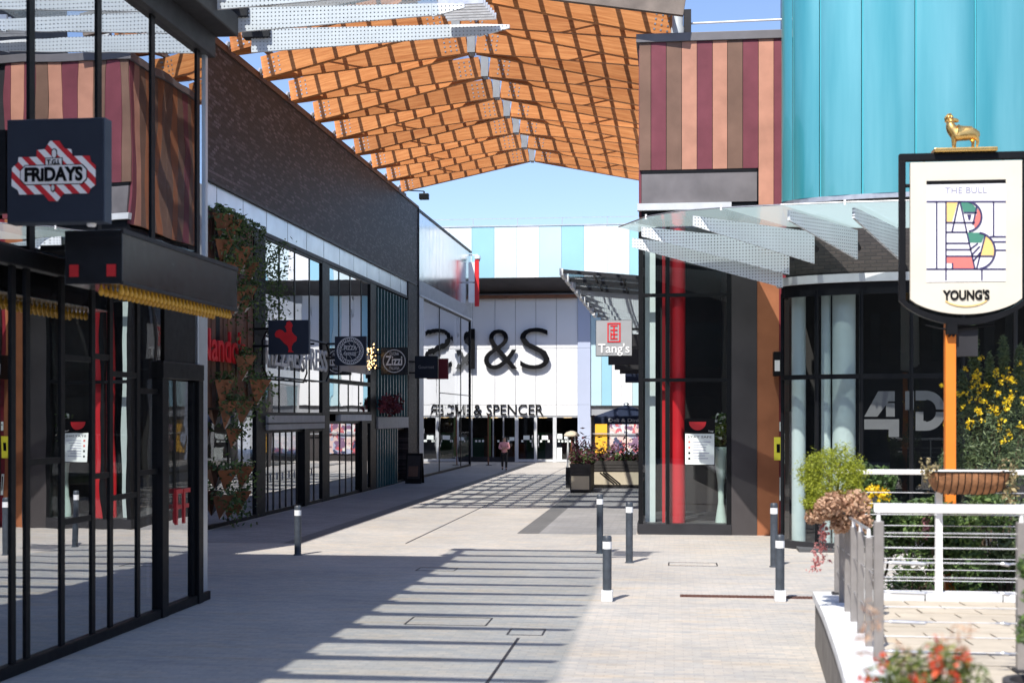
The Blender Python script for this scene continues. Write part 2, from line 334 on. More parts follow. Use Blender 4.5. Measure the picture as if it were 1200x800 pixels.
# ------------------------------------------------------------------ mesh helpers
STUFF = {'flowers', 'trailing_plants', 'twigs', 'red_garland', 'leaves', 'foliage', 'plants', 'dried_leaves', 'conifer_foliage', 'pink_stems', 'trailing_leaves', 'ivy', 'stems', 'white_flowers', 'flower_spikes', 'bulbs', 'emblem_scrolls'}
class MB:
    def __init__(s): s.v = []; s.f = []
    def quad(s, a, b, c, d):
        i = len(s.v); s.v += [Vector(a), Vector(b), Vector(c), Vector(d)]; s.f.append((i, i + 1, i + 2, i + 3)); return s
    def tri(s, a, b, c):
        i = len(s.v); s.v += [Vector(a), Vector(b), Vector(c)]; s.f.append((i, i + 1, i + 2)); return s
    def poly(s, pts):
        i = len(s.v); s.v += [Vector(p) for p in pts]; s.f.append(tuple(range(i, i + len(pts)))); return s
    def hexa(s, p):
        i = len(s.v); s.v += [Vector(q) for q in p]
        for q in ((3, 2, 1, 0), (4, 5, 6, 7), (0, 1, 5, 4), (1, 2, 6, 5), (2, 3, 7, 6), (3, 0, 4, 7)): s.f.append(tuple(i + k for k in q))
        return s
    def box(s, x0, x1, y0, y1, z0, z1):
        x0, x1 = min(x0, x1), max(x0, x1); y0, y1 = min(y0, y1), max(y0, y1); z0, z1 = min(z0, z1), max(z0, z1)
        return s.hexa([(x0, y0, z0), (x1, y0, z0), (x1, y1, z0), (x0, y1, z0), (x0, y0, z1), (x1, y0, z1), (x1, y1, z1), (x0, y1, z1)])
    def bar(s, a, b, wd, ht, up=(0, 0, 1)):
        a, b = Vector(a), Vector(b); d = (b - a).normalized(); u = Vector(up)
        r = d.cross(u)
        if r.length < 1e-4: r = d.cross(Vector((1, 0, 0)))
        r.normalize(); u = r.cross(d).normalized()
        r *= wd / 2; u *= ht / 2
        return s.hexa([a - r - u, a + r - u, b + r - u, b - r - u, a - r + u, a + r + u, b + r + u, b - r + u])
    def tube(s, pts, rad, seg=8, caps=True):
        pts = [Vector(p) for p in pts]; rs = rad if isinstance(rad, (list, tuple)) else [rad] * len(pts)
        base = len(s.v); n = len(pts)
        for k, p in enumerate(pts):
            d = (pts[min(k + 1, n - 1)] - pts[max(k - 1, 0)]).normalized()
            r = d.cross(Vector((0, 0, 1)))
            if r.length < .05: r = d.cross(Vector((1, 0, 0)))
            r.normalize(); u = d.cross(r)
            for j in range(seg):
                a = 2 * math.pi * j / seg; s.v.append(p + (r * math.cos(a) + u * math.sin(a)) * rs[k])
        for k in range(n - 1):
            for j in range(seg):
                a = base + k * seg + j; b = base + k * seg + (j + 1) % seg
                s.f.append((a, b, b + seg, a + seg))
        if caps:
            s.f.append(tuple(base + j for j in range(seg))[::-1]); s.f.append(tuple(base + (n - 1) * seg + j for j in range(seg)))
        return s
    def lathe(s, prof, seg=16, c=(0, 0, 0)):
        base = len(s.v); c = Vector(c)
        for r, z in prof:
            for j in range(seg):
                a = 2 * math.pi * j / seg; s.v.append(c + Vector((r * math.cos(a), r * math.sin(a), z)))
        for k in range(len(prof) - 1):
            for j in range(seg):
                a = base + k * seg + j; b = base + k * seg + (j + 1) % seg
                s.f.append((a, b, b + seg, a + seg))
        s.f.append(tuple(base + j for j in range(seg))[::-1]); s.f.append(tuple(base + (len(prof) - 1) * seg + j for j in range(seg)))
        return s
    def prism(s, pts, d):
        """polygon pts (3-D) pushed along d"""
        i = len(s.v); n = len(pts); d = Vector(d)
        s.v += [Vector(p) for p in pts] + [Vector(p) + d for p in pts]
        s.f.append(tuple(range(i, i + n))[::-1]); s.f.append(tuple(range(i + n, i + 2 * n)))
        for k in range(n): a = i + k; b_ = i + (k + 1) % n; s.f.append((a, b_, b_ + n, a + n))
        return s
    def leaf(s, p, size, asp=.5, nrm=None):
        d = Vector((random.gauss(0, 1), random.gauss(0, 1), random.gauss(0, .8))).normalized()
        r = d.cross(Vector((random.gauss(0, 1), random.gauss(0, 1), random.gauss(0, 1)))).normalized()
        p = Vector(p); l = size * random.uniform(.6, 1.3)
        return s.quad(p - d * l / 2, p + r * l * asp / 2, p + d * l / 2, p - r * l * asp / 2)
    def build(s, name, mat, parent=None, world=True, smooth=False, bevel=0, origin=None):
        me = bpy.data.meshes.new(name)
        off = Vector(parent.location) if (parent is not None and world) else Vector((0, 0, 0))
        if parent is not None and world and parent.parent is not None: off += Vector(parent.parent.location)
        if origin is not None: off = Vector(origin)
        me.from_pydata([tuple(p - off) for p in s.v], [], s.f); me.update()
        me.materials.append(MATS[mat])
        if smooth:
            for p in me.polygons: p.use_smooth = True
        o = bpy.data.objects.new(name, me); C.objects.link(o); o.parent = parent
        if origin is not None: o.location = origin
        if name in STUFF: o['kind'] = 'stuff'
        if bevel:
            md = o.modifiers.new('bevel', 'BEVEL'); md.width = bevel; md.segments = 2; md.limit_method = 'ANGLE'; md.angle_limit = R(40)
        if smooth:
            try: me.set_sharp_from_angle(angle=R(40))
            except Exception: pass
        return o
def tag(o, label, cat=None, group=None, kind=None):
    if label: o['label'] = label
    if cat: o['category'] = cat
    if group: o['group'] = group
    if kind: o['kind'] = kind
    return o
def thing(name, label, cat, loc=(0, 0, 0), rz=0, group=None):
    o = bpy.data.objects.new(name, None); C.objects.link(o); o.location = loc; o.rotation_euler = (0, 0, rz); o.empty_display_size = .2
    return tag(o, label, cat, group)
def bx(parent, name, mat, x0, x1, y0, y1, z0, z1, bevel=0, world=True):
    return MB().box(x0, x1, y0, y1, z0, z1).build(name, mat, parent, world, bevel=bevel)
def pane(parent, name, mat, a, b, c, d): return MB().quad(a, b, c, d).build(name, mat, parent)
def copy_tree(o, loc=None, label=None):
    def rec(s, par):
        c = s.copy(); C.objects.link(c); c.parent = par
        for ch in s.children: rec(ch, c)
        return c
    c = rec(o, None)
    if loc is not None: c.location = loc
    if label: c['label'] = label
    return c
def text_mesh(body, size, depth=.01, offset=0.0, align='CENTER', sx=1.0):
    cu = bpy.data.curves.new('t', 'FONT'); cu.body = body; cu.size = size; cu.extrude = depth / 2; cu.offset = offset
    cu.align_x = align; cu.align_y = 'CENTER'; cu.resolution_u = 4
    o = bpy.data.objects.new('t', cu); C.objects.link(o)
    dg = bpy.context.evaluated_depsgraph_get(); dg.update()
    me = bpy.data.meshes.new_from_object(o.evaluated_get(dg))
    bpy.data.objects.remove(o); bpy.data.curves.remove(cu)
    if sx != 1: me.transform(Matrix.Diagonal((sx, 1, 1, 1)))
    return me
def letter(parent, body, size, loc, mat, depth=.01, offset=0.0, rot=(R(90), 0, 0), name='lettering', sx=1.0, fit=None, align='CENTER'):
    """lettering; rot default = readable from -Y; fit = wanted width in metres"""
    me = text_mesh(body, size, depth, offset, align, sx)
    if fit:
        xs = [v.co.x for v in me.vertices]; k = fit / (max(xs) - min(xs)); me.transform(Matrix.Diagonal((k, 1, 1, 1)))
    me.materials.clear(); me.materials.append(MATS[mat]); me.name = name
    o = bpy.data.objects.new(name, me); C.objects.link(o); o.parent = parent
    l = Vector(loc)
    if parent is not None:
        l = l - Vector(parent.location)
        if parent.parent is not None: l -= Vector(parent.parent.location)
    o.location = l; o.rotation_euler = rot
    return o
def struct(o): o['kind'] = 'structure'; return o

# ================================================================== GROUND
struct(MB().quad((-400, -200, 0), (400, -200, 0), (400, 900, 0), (-400, 900, 0)).build('pavement', 'paving'))
def sheet(name, mat, pts, z): return struct(MB().poly([(x, y, z) for x, y in pts]).build(name, mat))
sheet('paving_field', 'paving_grey', [(-11.25, 29.2), (-8.55, 29.2), (-8.55, 79), (-11.25, 79)], .004)
sheet('paving_border', 'paving_dark', [(-8.55, 29.2), (-8.15, 29.2), (-8.15, 79), (-8.55, 79)], .004)
sheet('paving_field', 'paving_grey', [(-3.2, 32.3), (-.9, 32.3), (-.9, 79), (-3.2, 79)], .004)
sheet('paving_border', 'paving_dark', [(-3.72, 32.3), (-3.2, 32.3), (-3.2, 79), (-3.72, 79)], .004)
for x, y0, y1 in ((-5.85, 29.5, 76), (-1.95, 9.5, 17.1)):
    struct(MB().box(x - .018, x + .018, y0, y1, -.02, .005).build('slot_drain', 'charcoal'))
for (cx, cy, wd, dp) in ((-3.05, 18.4, 1.1, .7), (-1.9, 17.6, .45, .5), (.35, 26.0, .9, .55), (-4.3, 24.6, .7, .5)):
    mb = MB(); e = .012
    mb.box(cx - wd / 2, cx + wd / 2, cy - dp / 2 - e, cy - dp / 2 + e, -.01, .004).box(cx - wd / 2, cx + wd / 2, cy + dp / 2 - e, cy + dp / 2 + e, -.01, .004)
    mb.box(cx - wd / 2 - e, cx - wd / 2 + e, cy - dp / 2, cy + dp / 2, -.01, .0045).box(cx + wd / 2 - e, cx + wd / 2 + e, cy - dp / 2, cy + dp / 2, -.01, .0045)
    struct(mb.build('access_cover', 'charcoal'))
dr = thing('drain_grating', 'rust brown drain grating strip set across the pale paving', 'drain', (1.1, 21.4, 0))
bx(dr, 'frame', 'rust_drain', .09, 2.16, 21.28, 21.56, -.03, .005)
for k in range(34): bx(dr, 'slat', 'rust_drain', .12 + k * .06, .145 + k * .06, 21.31, 21.53, .003, .012)

# ================================================================== LEFT NEAR RESTAURANT (glass front, X = -7.1)
FX = -7.1; FY0, FY1 = 5.0, 20.15
fb = thing('restaurant_building', 'two storey black framed glass restaurant under a striped logo sign', 'building', (-12, 12, 0))
bx(fb, 'plinth', 'black_metal', FX - .16, FX + .06, FY0, FY1 + .05, 0, .13, .01)
bx(fb, 'transom_beam', 'black_metal', FX - .14, FX + .07, FY0, FY1 + .04, 4.42, 4.62, .01)
bx(fb, 'fascia', 'charcoal', FX - .2, FX + .12, FY0, FY1 + .1, 8.28, 8.62, .01)
bx(fb, 'roof', 'charcoal', -30, FX + .45, FY0, FY1 + .2, 8.62, 8.95, .02)
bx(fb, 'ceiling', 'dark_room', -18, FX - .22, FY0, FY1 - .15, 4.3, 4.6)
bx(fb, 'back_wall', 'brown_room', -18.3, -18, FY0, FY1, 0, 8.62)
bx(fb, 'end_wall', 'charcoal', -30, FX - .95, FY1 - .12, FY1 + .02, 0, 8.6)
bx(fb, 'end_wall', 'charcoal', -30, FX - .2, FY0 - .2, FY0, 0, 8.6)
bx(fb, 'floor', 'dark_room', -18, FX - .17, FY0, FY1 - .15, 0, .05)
# tables, banquettes and lamps inside so the panes are not empty
for k in range(5):
    y = 7 + k * 2.6
    bx(fb, 'booth', 'rust_timber', -9.6, -9.1, y, y + 1.6, .05, 1.15, .03)
    bx(fb, 'booth', 'deep_red', -8.9, -8.5, y, y + 1.6, .05, .95, .03)
    bx(fb, 'column', 'timber_edge', -10.4, -10.1, y - .5, y - .2, .05, 4.3)
up = [Yx(p, FX) for p in (-70, 36, 115, 178, 231)]
up = [FY0] + up + [FY1]
for k, y in enumerate(up[1:-1]): bx(fb, 'mullion', 'black_metal', FX - .1, FX + .02, y - .065, y + .065, 4.62, 8.28)
bx(fb, 'mullion', 'pale_metal', FX - .12, FX + .03, FY1 - .1, FY1, 4.62, 8.28)
for a, b in zip(up[:-1], up[1:]): pane(fb, 'window_pane', 'mirror_glass_upper', (FX, a + .02, 4.6), (FX, b - .02, 4.6), (FX, b - .02, 8.3), (FX, a + .02, 8.3))
pane(fb, 'window_pane', 'mirror_glass_upper', (FX - .9, FY1 + .01, 4.6), (FX, FY1 + .01, 4.6), (FX, FY1 + .01, 8.3), (FX - .9, FY1 + .01, 8.3))
pane(fb, 'window_pane', 'mirror_glass', (FX - .9, FY1 + .01, .1), (FX, FY1 + .01, .1), (FX, FY1 + .01, 4.45), (FX - .9, FY1 + .01, 4.45))
lo = [Yx(p, FX) for p in (-95, -40, 14, 31, 72, 108, 129, 161)]
dj0, dj1 = Yx(188, FX), Yx(230, FX)
for y in lo: bx(fb, 'mullion', 'black_metal', FX - .1, FX + .02, y - .052, y + .052, .13, 4.42)
edges = [FY0] + lo + [dj0]
for a, b in zip(edges[:-1], edges[1:]): pane(fb, 'window_pane', 'mirror_glass', (FX, a, .12), (FX, b, .12), (FX, b, 4.44), (FX, a, 4.44))
pane(fb, 'window_pane', 'mirror_glass', (FX, dj1 + .1, .12), (FX, FY1, .12), (FX, FY1, 4.44), (FX, dj1 + .1, 4.44))
bx(fb, 'corner_cladding', 'pale_metal', FX - .08, FX + .03, FY1 - .42, FY1, .13, 4.42, .01)
for (i, z) in ((3, 2.25), (4, 1.52), (5, 2.02), (6, 1.72), (7, 2.0), (4, 3.45), (5, 3.5), (6, 3.3), (7, 3.1)):
    a = edges[i + 1]; b = edges[i + 2]
    bx(fb, 'glazing_bar', 'black_metal', FX - .06, FX + .015, a + .04, b - .04, z, z + .07)
# door portal, stands a little proud of the glass
dr_ = MB(); px0, px1 = FX - .1, FX + .08
bx(fb, 'door_jamb', 'black_metal', px0, px1, dj0 - .12, dj0 + .12, 0, 3.32, .01)
bx(fb, 'door_jamb', 'black_metal', px0, px1, dj1 - .1, dj1 + .1, 0, 3.32, .01)
bx(fb, 'door_head', 'black_metal', px0, px1 + .01, dj0 - .12, dj1 + .1, 3.32, 3.56, .01)
bx(fb, 'door_step', 'steel', px0, px1 - .05, dj0 + .12, dj1 - .1, 0, .02)
bx(fb, 'portal_infill', 'black_metal', FX - .05, FX + .02, dj0 + .1, dj1 - .1, 3.56, 4.42)
d = bx(fb, 'door', 'black_metal', FX - .04, FX + .02, dj0 + .12, dj0 + .22, .03, 3.3)
d2 = bx(fb, 'door', 'black_metal', FX - .04, FX + .02, dj1 - .2, dj1 - .1, .03, 3.3)
pane(fb, 'door_pane', 'mirror_glass', (FX - .01, dj0 + .2, .05), (FX - .01, dj1 - .2, .05), (FX - .01, dj1 - .2, 3.3), (FX - .01, dj0 + .2, 3.3))
for k, yy in enumerate((dj0 + .42, dj0 + .72)):
    mb = MB(); X0, X1 = FX + .04, FX + .075
    mb.box(X0, X1, yy, yy + .06, 1.25, 1.75).box(X0, X1, yy + .06, yy + .26, 1.69, 1.75).box(X0, X1, yy + .06, yy + .2, 1.47, 1.53)
    tag(mb.build('door_handle', 'red', d), 'red F shaped door handle')

# roof edge canopy: perforated fins under fritted glass
cn = thing('roof_canopy', 'white perforated fin canopy projecting from the roof of the striped logo restaurant', 'canopy', (-6.9, 14, 8.6))
def fin_mesh(L, zr0, zr1, zt0, zt1, th=.05):
    """local x along the fin from root to tip"""
    return MB().prism([(0, 0, zr0), (L, 0, zt0), (L, 0, zt1), (0, 0, zr1)], (0, th, 0))
ys = [6.6 + 1.16 * k for k in range(14)]
for k, y in enumerate(ys):
    last = k == len(ys) - 1
    L = 3.2 if not last else 3.75
    mb = fin_mesh(L, 8.74, 9.12, 8.90, 9.08)
    o = mb.build('fin', 'perforated_near', None, origin=(0, 0, 0)); o.parent = cn; o.location = Vector((-6.87, y, 0)) - Vector(cn.location)
    bx(cn, 'bracket', 'charcoal', -7.0, -6.55, y - .09, y + .14, 8.97, 9.18)
bx(cn, 'edge_beam', 'grey_paint', -6.86, -6.7, ys[0], ys[-1] + .1, 9.13, 9.2)
for a, b in zip(ys[:-1], ys[1:]):
    pane(cn, 'glass_panel', 'canopy_glass', (-7.05, a + .03, 9.30), (-3.62, a + .03, 9.22), (-3.62, b + .02, 9.22), (-7.05, b + .02, 9.30))
for k, y in enumerate(ys[-2:]):   # drawn-out perforated tips at the far end
    L0 = 3.2 if k == 0 else 3.75
    mb = MB().prism([(0, 0, 8.88), (.5, 0, 9.0), (.5, 0, 9.05), (0, 0, 9.08)], (0, .05, 0))
    o = mb.build('fin_tip', 'perforated_near', None, origin=(0, 0, 0)); o.parent = cn; o.location = Vector((-6.87 + L0 + .004, y, 0)) - Vector(cn.location)
for k in range(7): bx(cn, 'louvre', 'steel', -3.6, -2.9 + k * .015, ys[-1] - 1.0 + k * .14, ys[-1] - .96 + k * .14, 9.1, 9.2)

# striped logo box sign
FACE = {}
def sign_box(name, label, cat, x0, x1, yf, z0, z1, dep, mat, side, group=None, wall=None, bev=.01):
    t = thing(name, label, cat, ((x0 + x1) / 2, yf + dep / 2, z0), 0, group)
    bx(t, 'box', side, x0, x1, yf + .02, yf + dep, z0, z1, bev)
    FACE[t] = bx(t, 'face', mat, x0 + .015, x1 - .015, yf, yf + .021, z0 + .015, z1 - .015)
    if wall is not None:
        for z in (z0 + (z1 - z0) * .25, z0 + (z1 - z0) * .75):
            bx(t, 'bracket', 'black_metal', min(x0, wall), max(x1, wall) if wall > x1 else x0 + .02, yf + dep * .4, yf + dep * .7, z - .03, z + .03) if wall < x0 else \
                bx(t, 'bracket', 'black_metal', x1 - .02, wall, yf + dep * .4, yf + dep * .7, z - .03, z + .03)
    return t
Yt = 13.4
A = atY(7, 140, Yt); B = atY(122, 260, Yt)
ts = sign_box('box_sign', 'navy square box sign with red and white striped restaurant logo', 'sign', A.x, B.x, Yt, B.z, A.z, .2, 'navy_sign', 'navy_side', wall=FX)
W_ = B.x - A.x; cx = (A.x + B.x) / 2; cz = (A.z + B.z) / 2
def tg(zx, zy): return (A.x + (zx - 55) / 592 * W_, cz - (zy - 424) / 592 * W_)
pl = [(95, 405), (130, 378), (135, 345), (243, 345), (245, 306), (292, 302), (325, 255), (380, 255), (412, 300), (452, 306), (458, 345), (562, 345), (570, 378), (597, 400), (597, 512), (568, 532), (556, 560), (402, 560), (368, 602), (318, 600), (285, 560), (138, 560), (130, 535), (92, 510)]
pb = []
for p in pl: q = tg(*p); pb.append((q[0], Yt - .012, q[1]))
MB().prism(pb, (0, .012, 0)).build('logo_plaque', 'candy_stripe', FACE[ts])
def octa(x0, y0, x1, y1, c): return [(x0, y0 + c), (x0 + c, y0), (x1 - c, y0), (x1, y0 + c), (x1, y1 - c), (x1 - c, y1), (x0 + c, y1), (x0, y1 - c)]
for g, yy, mt in ((0, .016, 'print_black'), (5, .020, 'print_white')):
    for pts in (octa(145 + g, 392 + g, 549 - g, 508 - g, 28), [(296 + g, 352 + g), (402 - g, 352 + g), (402 - g, 394), (296 + g, 394)], octa(334 + g, 300 + g, 368 - g, 354, 10), octa(330 + g, 506, 357 - g, 550 - g, 10)):
        MB().prism([(tg(*p)[0], Yt - yy, tg(*p)[1]) for p in pts], (0, .004, 0)).build('logo_plate', mt, FACE[ts])
q = tg(347, 452); letter(FACE[ts], 'FRiDAYS', .19, (q[0], Yt - .024, q[1]), 'print_black', .004, .009, fit=350 / 592 * W_)
q = tg(349, 380); letter(FACE[ts], 'T.G.I.', .07, (q[0], Yt - .024, q[1]), 'print_black', .004, .003, fit=80 / 592 * W_)
MB().lathe([(.05, 0), (.05, -.02), (.035, -.035)], 10, (cx + .35, Yt + .1, B.z)).build('lamp', 'white_paint', ts)
# second box of the same sign at the left frame edge (its bracket housing)
bx(ts, 'bracket_housing', 'black_metal', FX + .02, A.x - .02, Yt + .03, Yt + .17, A.z - .95, A.z - .1)

# entrance canopy with rows of amber bulbs
en = thing('entrance_canopy', 'long black entrance canopy box edged with rows of amber bulbs', 'canopy', (-6.4, 16, 4.2))
bx(en, 'fascia_box', 'black_satin', -6.55, -5.9, 14.1, 18.0, 4.22, 4.80, .008)
bx(en, 'soffit', 'black_metal', FX + .08, -6.5, 14.5, 17.9, 4.64, 4.70)
bx(en, 'edge_strip', 'charcoal', -5.92, -5.885, 14.1, 18.0, 4.765, 4.815)
bx(en, 'edge_strip', 'charcoal', -5.92, -5.885, 14.1, 18.0, 4.215, 4.25)
for x in (-6.44, -6.02): bx(en, 'red_plate', 'red', x - .05, x + .05, 14.085, 14.1, 4.3, 4.43)
bulb = MB().lathe([(.012, .05), (.014, .02), (.03, -.01), (.034, -.04), (.02, -.068), (.004, -.075)], 8)
proto = bulb.build('bulb', 'lamp_yellow', en, world=False, smooth=True); first = True
for row, x in enumerate((-5.97, -6.2)):
    for k in range(30):
        o = proto if first else proto.copy()
        if not first: C.objects.link(o)
        first = False
        o.location = Vector((x, 14.25 + k * .125, 4.18)) - Vector(en.location)

# ================================================================== LEFT TERRACE OF SHOPS (X = -11.3)
LX = -11.3; BY0, BY1 = FY1 - .1, 59.7
tb = thing('brick_terrace', 'long terrace with dark glazed brick upper storey and pale metal fascia', 'building', (-14, 45, 0))
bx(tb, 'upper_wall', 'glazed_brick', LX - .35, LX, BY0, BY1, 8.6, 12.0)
bx(tb, 'parapet_cap', 'timber_edge', LX - .45, LX + .05, BY0, BY1, 12.0, 12.09)
bx(tb, 'drip_edge', 'charcoal', LX - .1, LX + .04, BY0, BY1 - .35, 8.53, 8.6)
bx(tb, 'fascia_strip', 'pale_metal', LX - .3, LX - .05, BY0, BY1 - .4, 7.93, 8.53)
for k in range(13): bx(tb, 'fascia_joint', 'charcoal', LX - .06, LX - .046, 33 + k * 2.1, 33.015 + k * 2.1, 7.93, 8.53)
bx(tb, 'fascia_trim', 'charcoal', LX - .35, LX - .03, BY0, BY1 - .4, 7.82, 7.93)
bx(tb, 'roof', 'charcoal', -32, LX - .35, BY0, BY1, 11.4, 11.6)
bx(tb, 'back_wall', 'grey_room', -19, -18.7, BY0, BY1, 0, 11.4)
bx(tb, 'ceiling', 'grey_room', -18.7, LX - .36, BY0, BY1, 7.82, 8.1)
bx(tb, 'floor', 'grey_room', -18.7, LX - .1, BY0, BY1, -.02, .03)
P = lambda p: Yx(p, LX)
piers = [(303, 314), (380, 388.5), (436, 443)]
for a, b in piers: bx(tb, 'pier', 'black_metal', LX - .5, LX - .06, P(a), P(b), 0, 7.9, .01)
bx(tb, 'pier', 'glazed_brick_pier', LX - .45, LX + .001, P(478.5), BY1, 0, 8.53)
bx(tb, 'end_trim', 'charcoal', LX - .1, LX + .05, BY1 - .001, BY1 + .12, 0, 12.05)
for a in (308, 384, 440): bx(tb, 'party_wall', 'dark_room', -18.7, LX - .5, P(a) - .1, P(a) + .1, 0, 7.82)
def glazed(par, a, b, z0, z1, cuts, mat='mirror_glass', xg=LX - .12, mw=.045, fr=True):
    """glass between street stations a..b with mullions at cuts"""
    ss = [a] + list(cuts) + [b]
    for s0, s1 in zip(ss[:-1], ss[1:]): pane(par, 'window_pane', mat, (xg, s0, z0), (xg, s1, z0), (xg, s1, z1), (xg, s0, z1))
    for c in cuts: bx(par, 'mullion', 'black_metal', xg - .05, xg + .016, c - mw, c + mw, z0, z1)
    if fr:
        bx(par, 'head_frame', 'black_metal', xg - .05, xg + .055, a, b, z1 - .05, z1 + .04)
        bx(par, 'sill_frame', 'black_metal', xg - .05, xg + .055, a, b, z0 - .04, z0 + .05)
# -- planted shopfront, nearest of the row
s1 = thing('planted_shopfront', 'dark shopfront hung with faceted terracotta planters and trailing greenery', 'shopfront', (LX, 34, 0))
a, b = BY0 + 8, P(303)
glazed(s1, a, b, .05, 3.0, [b - 2.2, b - 1.1])
bx(s1, 'backing_wall', 'timber_edge', LX - .3, LX - .12, a, b, 3.0, 7.82)
for k in range(26):   # uneven vertical timber boards
    y = a + .05 + k * (b - a - .1) / 26
    bx(s1, 'board', random.choice(['rust_timber', 'timber_edge', 'black_metal', 'timber_edge']), LX - .12, LX - .04 + random.uniform(0, .07), y, y + (b - a - .1) / 26 - .015, 3.0, 7.8)
letter(s1, "Nando's", 1.1, atX(262, 408, LX + .15), 'red', .05, .012, rot=(R(90), 0, R(90)), fit=3.4)
# planters: faceted wedges with a soil top
def planter(loc, wd, ht, rz):
    t = bpy.data.objects.new('planter', None)
    mb = MB(); h = wd / 2
    mb.tri((-h, 0, 0), (0, -.02, -ht), (0, -h * .9, 0)); mb.tri((0, -h * .9, 0), (0, -.02, -ht), (h, 0, 0)); mb.tri((-h, 0, 0), (h, 0, 0), (0, -.02, -ht)); mb.tri((-h, 0, 0), (0, -h * .9, 0), (h, 0, 0))
    return mb
wp = [(256, 262, .9, .55), (268, 268, .8, .6), (279, 300, .9, .7), (262, 318, .9, .6), (285, 345, .9, .7), (272, 352, .8, .6), (290, 318, .7, .6), (258, 292, .8, .6),
      (282, 427, .95, .65), (299, 455, 1.0, .7), (258, 455, .8, .7), (262, 480, .8, .7), (281, 480, .9, .65), (270, 520 - 8, .7, .5),
      (262, 560, .9, .55), (281, 556, .9, .6), (256, 590, .9, .6), (277, 585, .9, .65), (266, 601, .7, .35)]
for k, (px, py, wd, ht) in enumerate(wp):
    q = atX(px, py - 10, LX + .2)
    if q.z < ht + .02: q.z = ht + .02
    mb = planter(q, wd, ht, 0)
    # turn so the point side faces the street (+X)
    rot = Matrix.Rotation(R(90), 4, 'Z')
    mb.v = [rot @ v + Vector((q.x, q.y, q.z)) for v in mb.v]
    po = mb.build('planter', 'terracotta' if k % 4 else 'rust_timber', s1)
    fc = MB().tri((q.x + .012, q.y + wd * .5, q.z), (q.x + .03, q.y + .02, q.z - ht), (q.x + .03, q.y + wd * .55, q.z - ht * .75)).build('facet', 'pale_facet', po)
    fo = MB()
    for _ in range(230 if q.z > 3.6 else 140):
        r = random.random()
        f = Vector((q.x + random.gauss(.12, .15), q.y + random.gauss(0, wd * .28), q.z + random.gauss(.04, .09)))
        if r < .55: f.z -= abs(random.gauss(0, .55 if q.z > 3.6 else .3)); f.x += .12
        f.x = max(f.x, LX + .04); f.z = max(f.z, .06)
        fo.leaf(f, .12, .5)
    fo.build('trailing_leaves', 'leaf_dark' if k % 3 else 'leaf_mid', po)
# trailing curtain on the street corner of the planted wall
fo = MB()
for _ in range(900):
    px = random.gauss(322, 9); py = random.uniform(285, 395) - abs(px - 320) * .4
    q = atX(px, py, LX + random.uniform(.05, .3)); fo.leaf(q, .13, .4)
for _ in range(600):
    px = random.uniform(252, 312); py = 236 + (px - 250) * .5 + abs(random.gauss(0, 14))
    q = atX(px, py, LX + random.uniform(.05, .3)); fo.leaf(q, .13, .45)
fo.build('ivy', 'leaf_dark', s1)

# -- pizza shopfront
s2 = thing('glazed_shopfront', 'tall glazed shopfront with wire framed lettering and folding doors', 'shopfront', (LX, 42, 0))
a, b = P(314), P(380)
glazed(s2, a, b, 2.85, 7.8, [P(p) for p in (331.7, 349.6, 366.7)], 'mirror_glass_upper')
bx(s2, 'band', 'grey_paint', LX - .2, LX + .02, a, b, 2.4, 2.81)
bx(s2, 'band_edge', 'charcoal', LX - .05, LX + .04, a, b, 2.56, 2.6)
dc = [P(p) for p in (318.5, 325, 332.6, 339.5, 346.4, 352, 366.5, 372)]
glazed(s2, a, b, .06, 2.36, dc, 'mirror_glass')
bx(s2, 'door_post', 'black_metal', LX - .2, LX + .01, P(357), P(362), .03, 2.4)
for y in dc[::2]: MB().box(LX - .055, LX - .02, y - .03, y + .03, .95, 1.15).build('door_handle', 'steel', s2)
q = atX(350, 420, LX + .25)
letter(s2, 'PIZZAEXPRESS', .95, q, 'light_grey', .04, .004, rot=(R(90), 0, R(90)), fit=6.6)
zt, zb = q.z + .62, q.z - .62; ya, yb = q.y - 3.6, q.y + 3.6
X_ = q.x
oval = [(X_, ya + .4, zb), (X_, yb - .4, zb), (X_, yb, zb + .3), (X_, yb, zt - .3), (X_, yb - .4, zt), (X_, ya + .4, zt), (X_, ya, zt - .3), (X_, ya, zb + .3), (X_, ya + .4, zb)]
MB().tube(oval, .03, 6).build('sign_frame', 'black_metal', s2)
for f in (.15, .5, .85): MB().tube([(LX - .06, ya + f * (yb - ya), zb), (X_, ya + f * (yb - ya), zb)], .02, 6).build('sign_bracket', 'black_metal', s2)

# -- third shopfront
s3 = thing('narrow_shopfront', 'narrow glazed shopfront with mid rail and black framed door beside the pizza shop', 'shopfront', (LX, 48, 0))
a, b = P(388.5), P(436)
glazed(s3, a, b, 4.0, 7.8, [P(p) for p in (401, 414, 427)], 'mirror_glass_upper')
bx(s3, 'panel', 'grey_paint', LX - .2, LX - .06, P(401), b, 4.35, 5.1)
glazed(s3, a, b, 2.9, 3.95, [P(p) for p in (401, 412, 424)], 'mirror_glass')
bx(s3, 'band', 'light_grey', LX - .2, LX - .02, P(400), b, 2.62, 2.84)
glazed(s3, a, b, .06, 2.58, [P(p) for p in (402, 409, 416, 423)], 'mirror_glass')
bx(s3, 'door_post', 'black_metal', LX - .2, LX + .01, P(424), P(430), .03, 2.62)

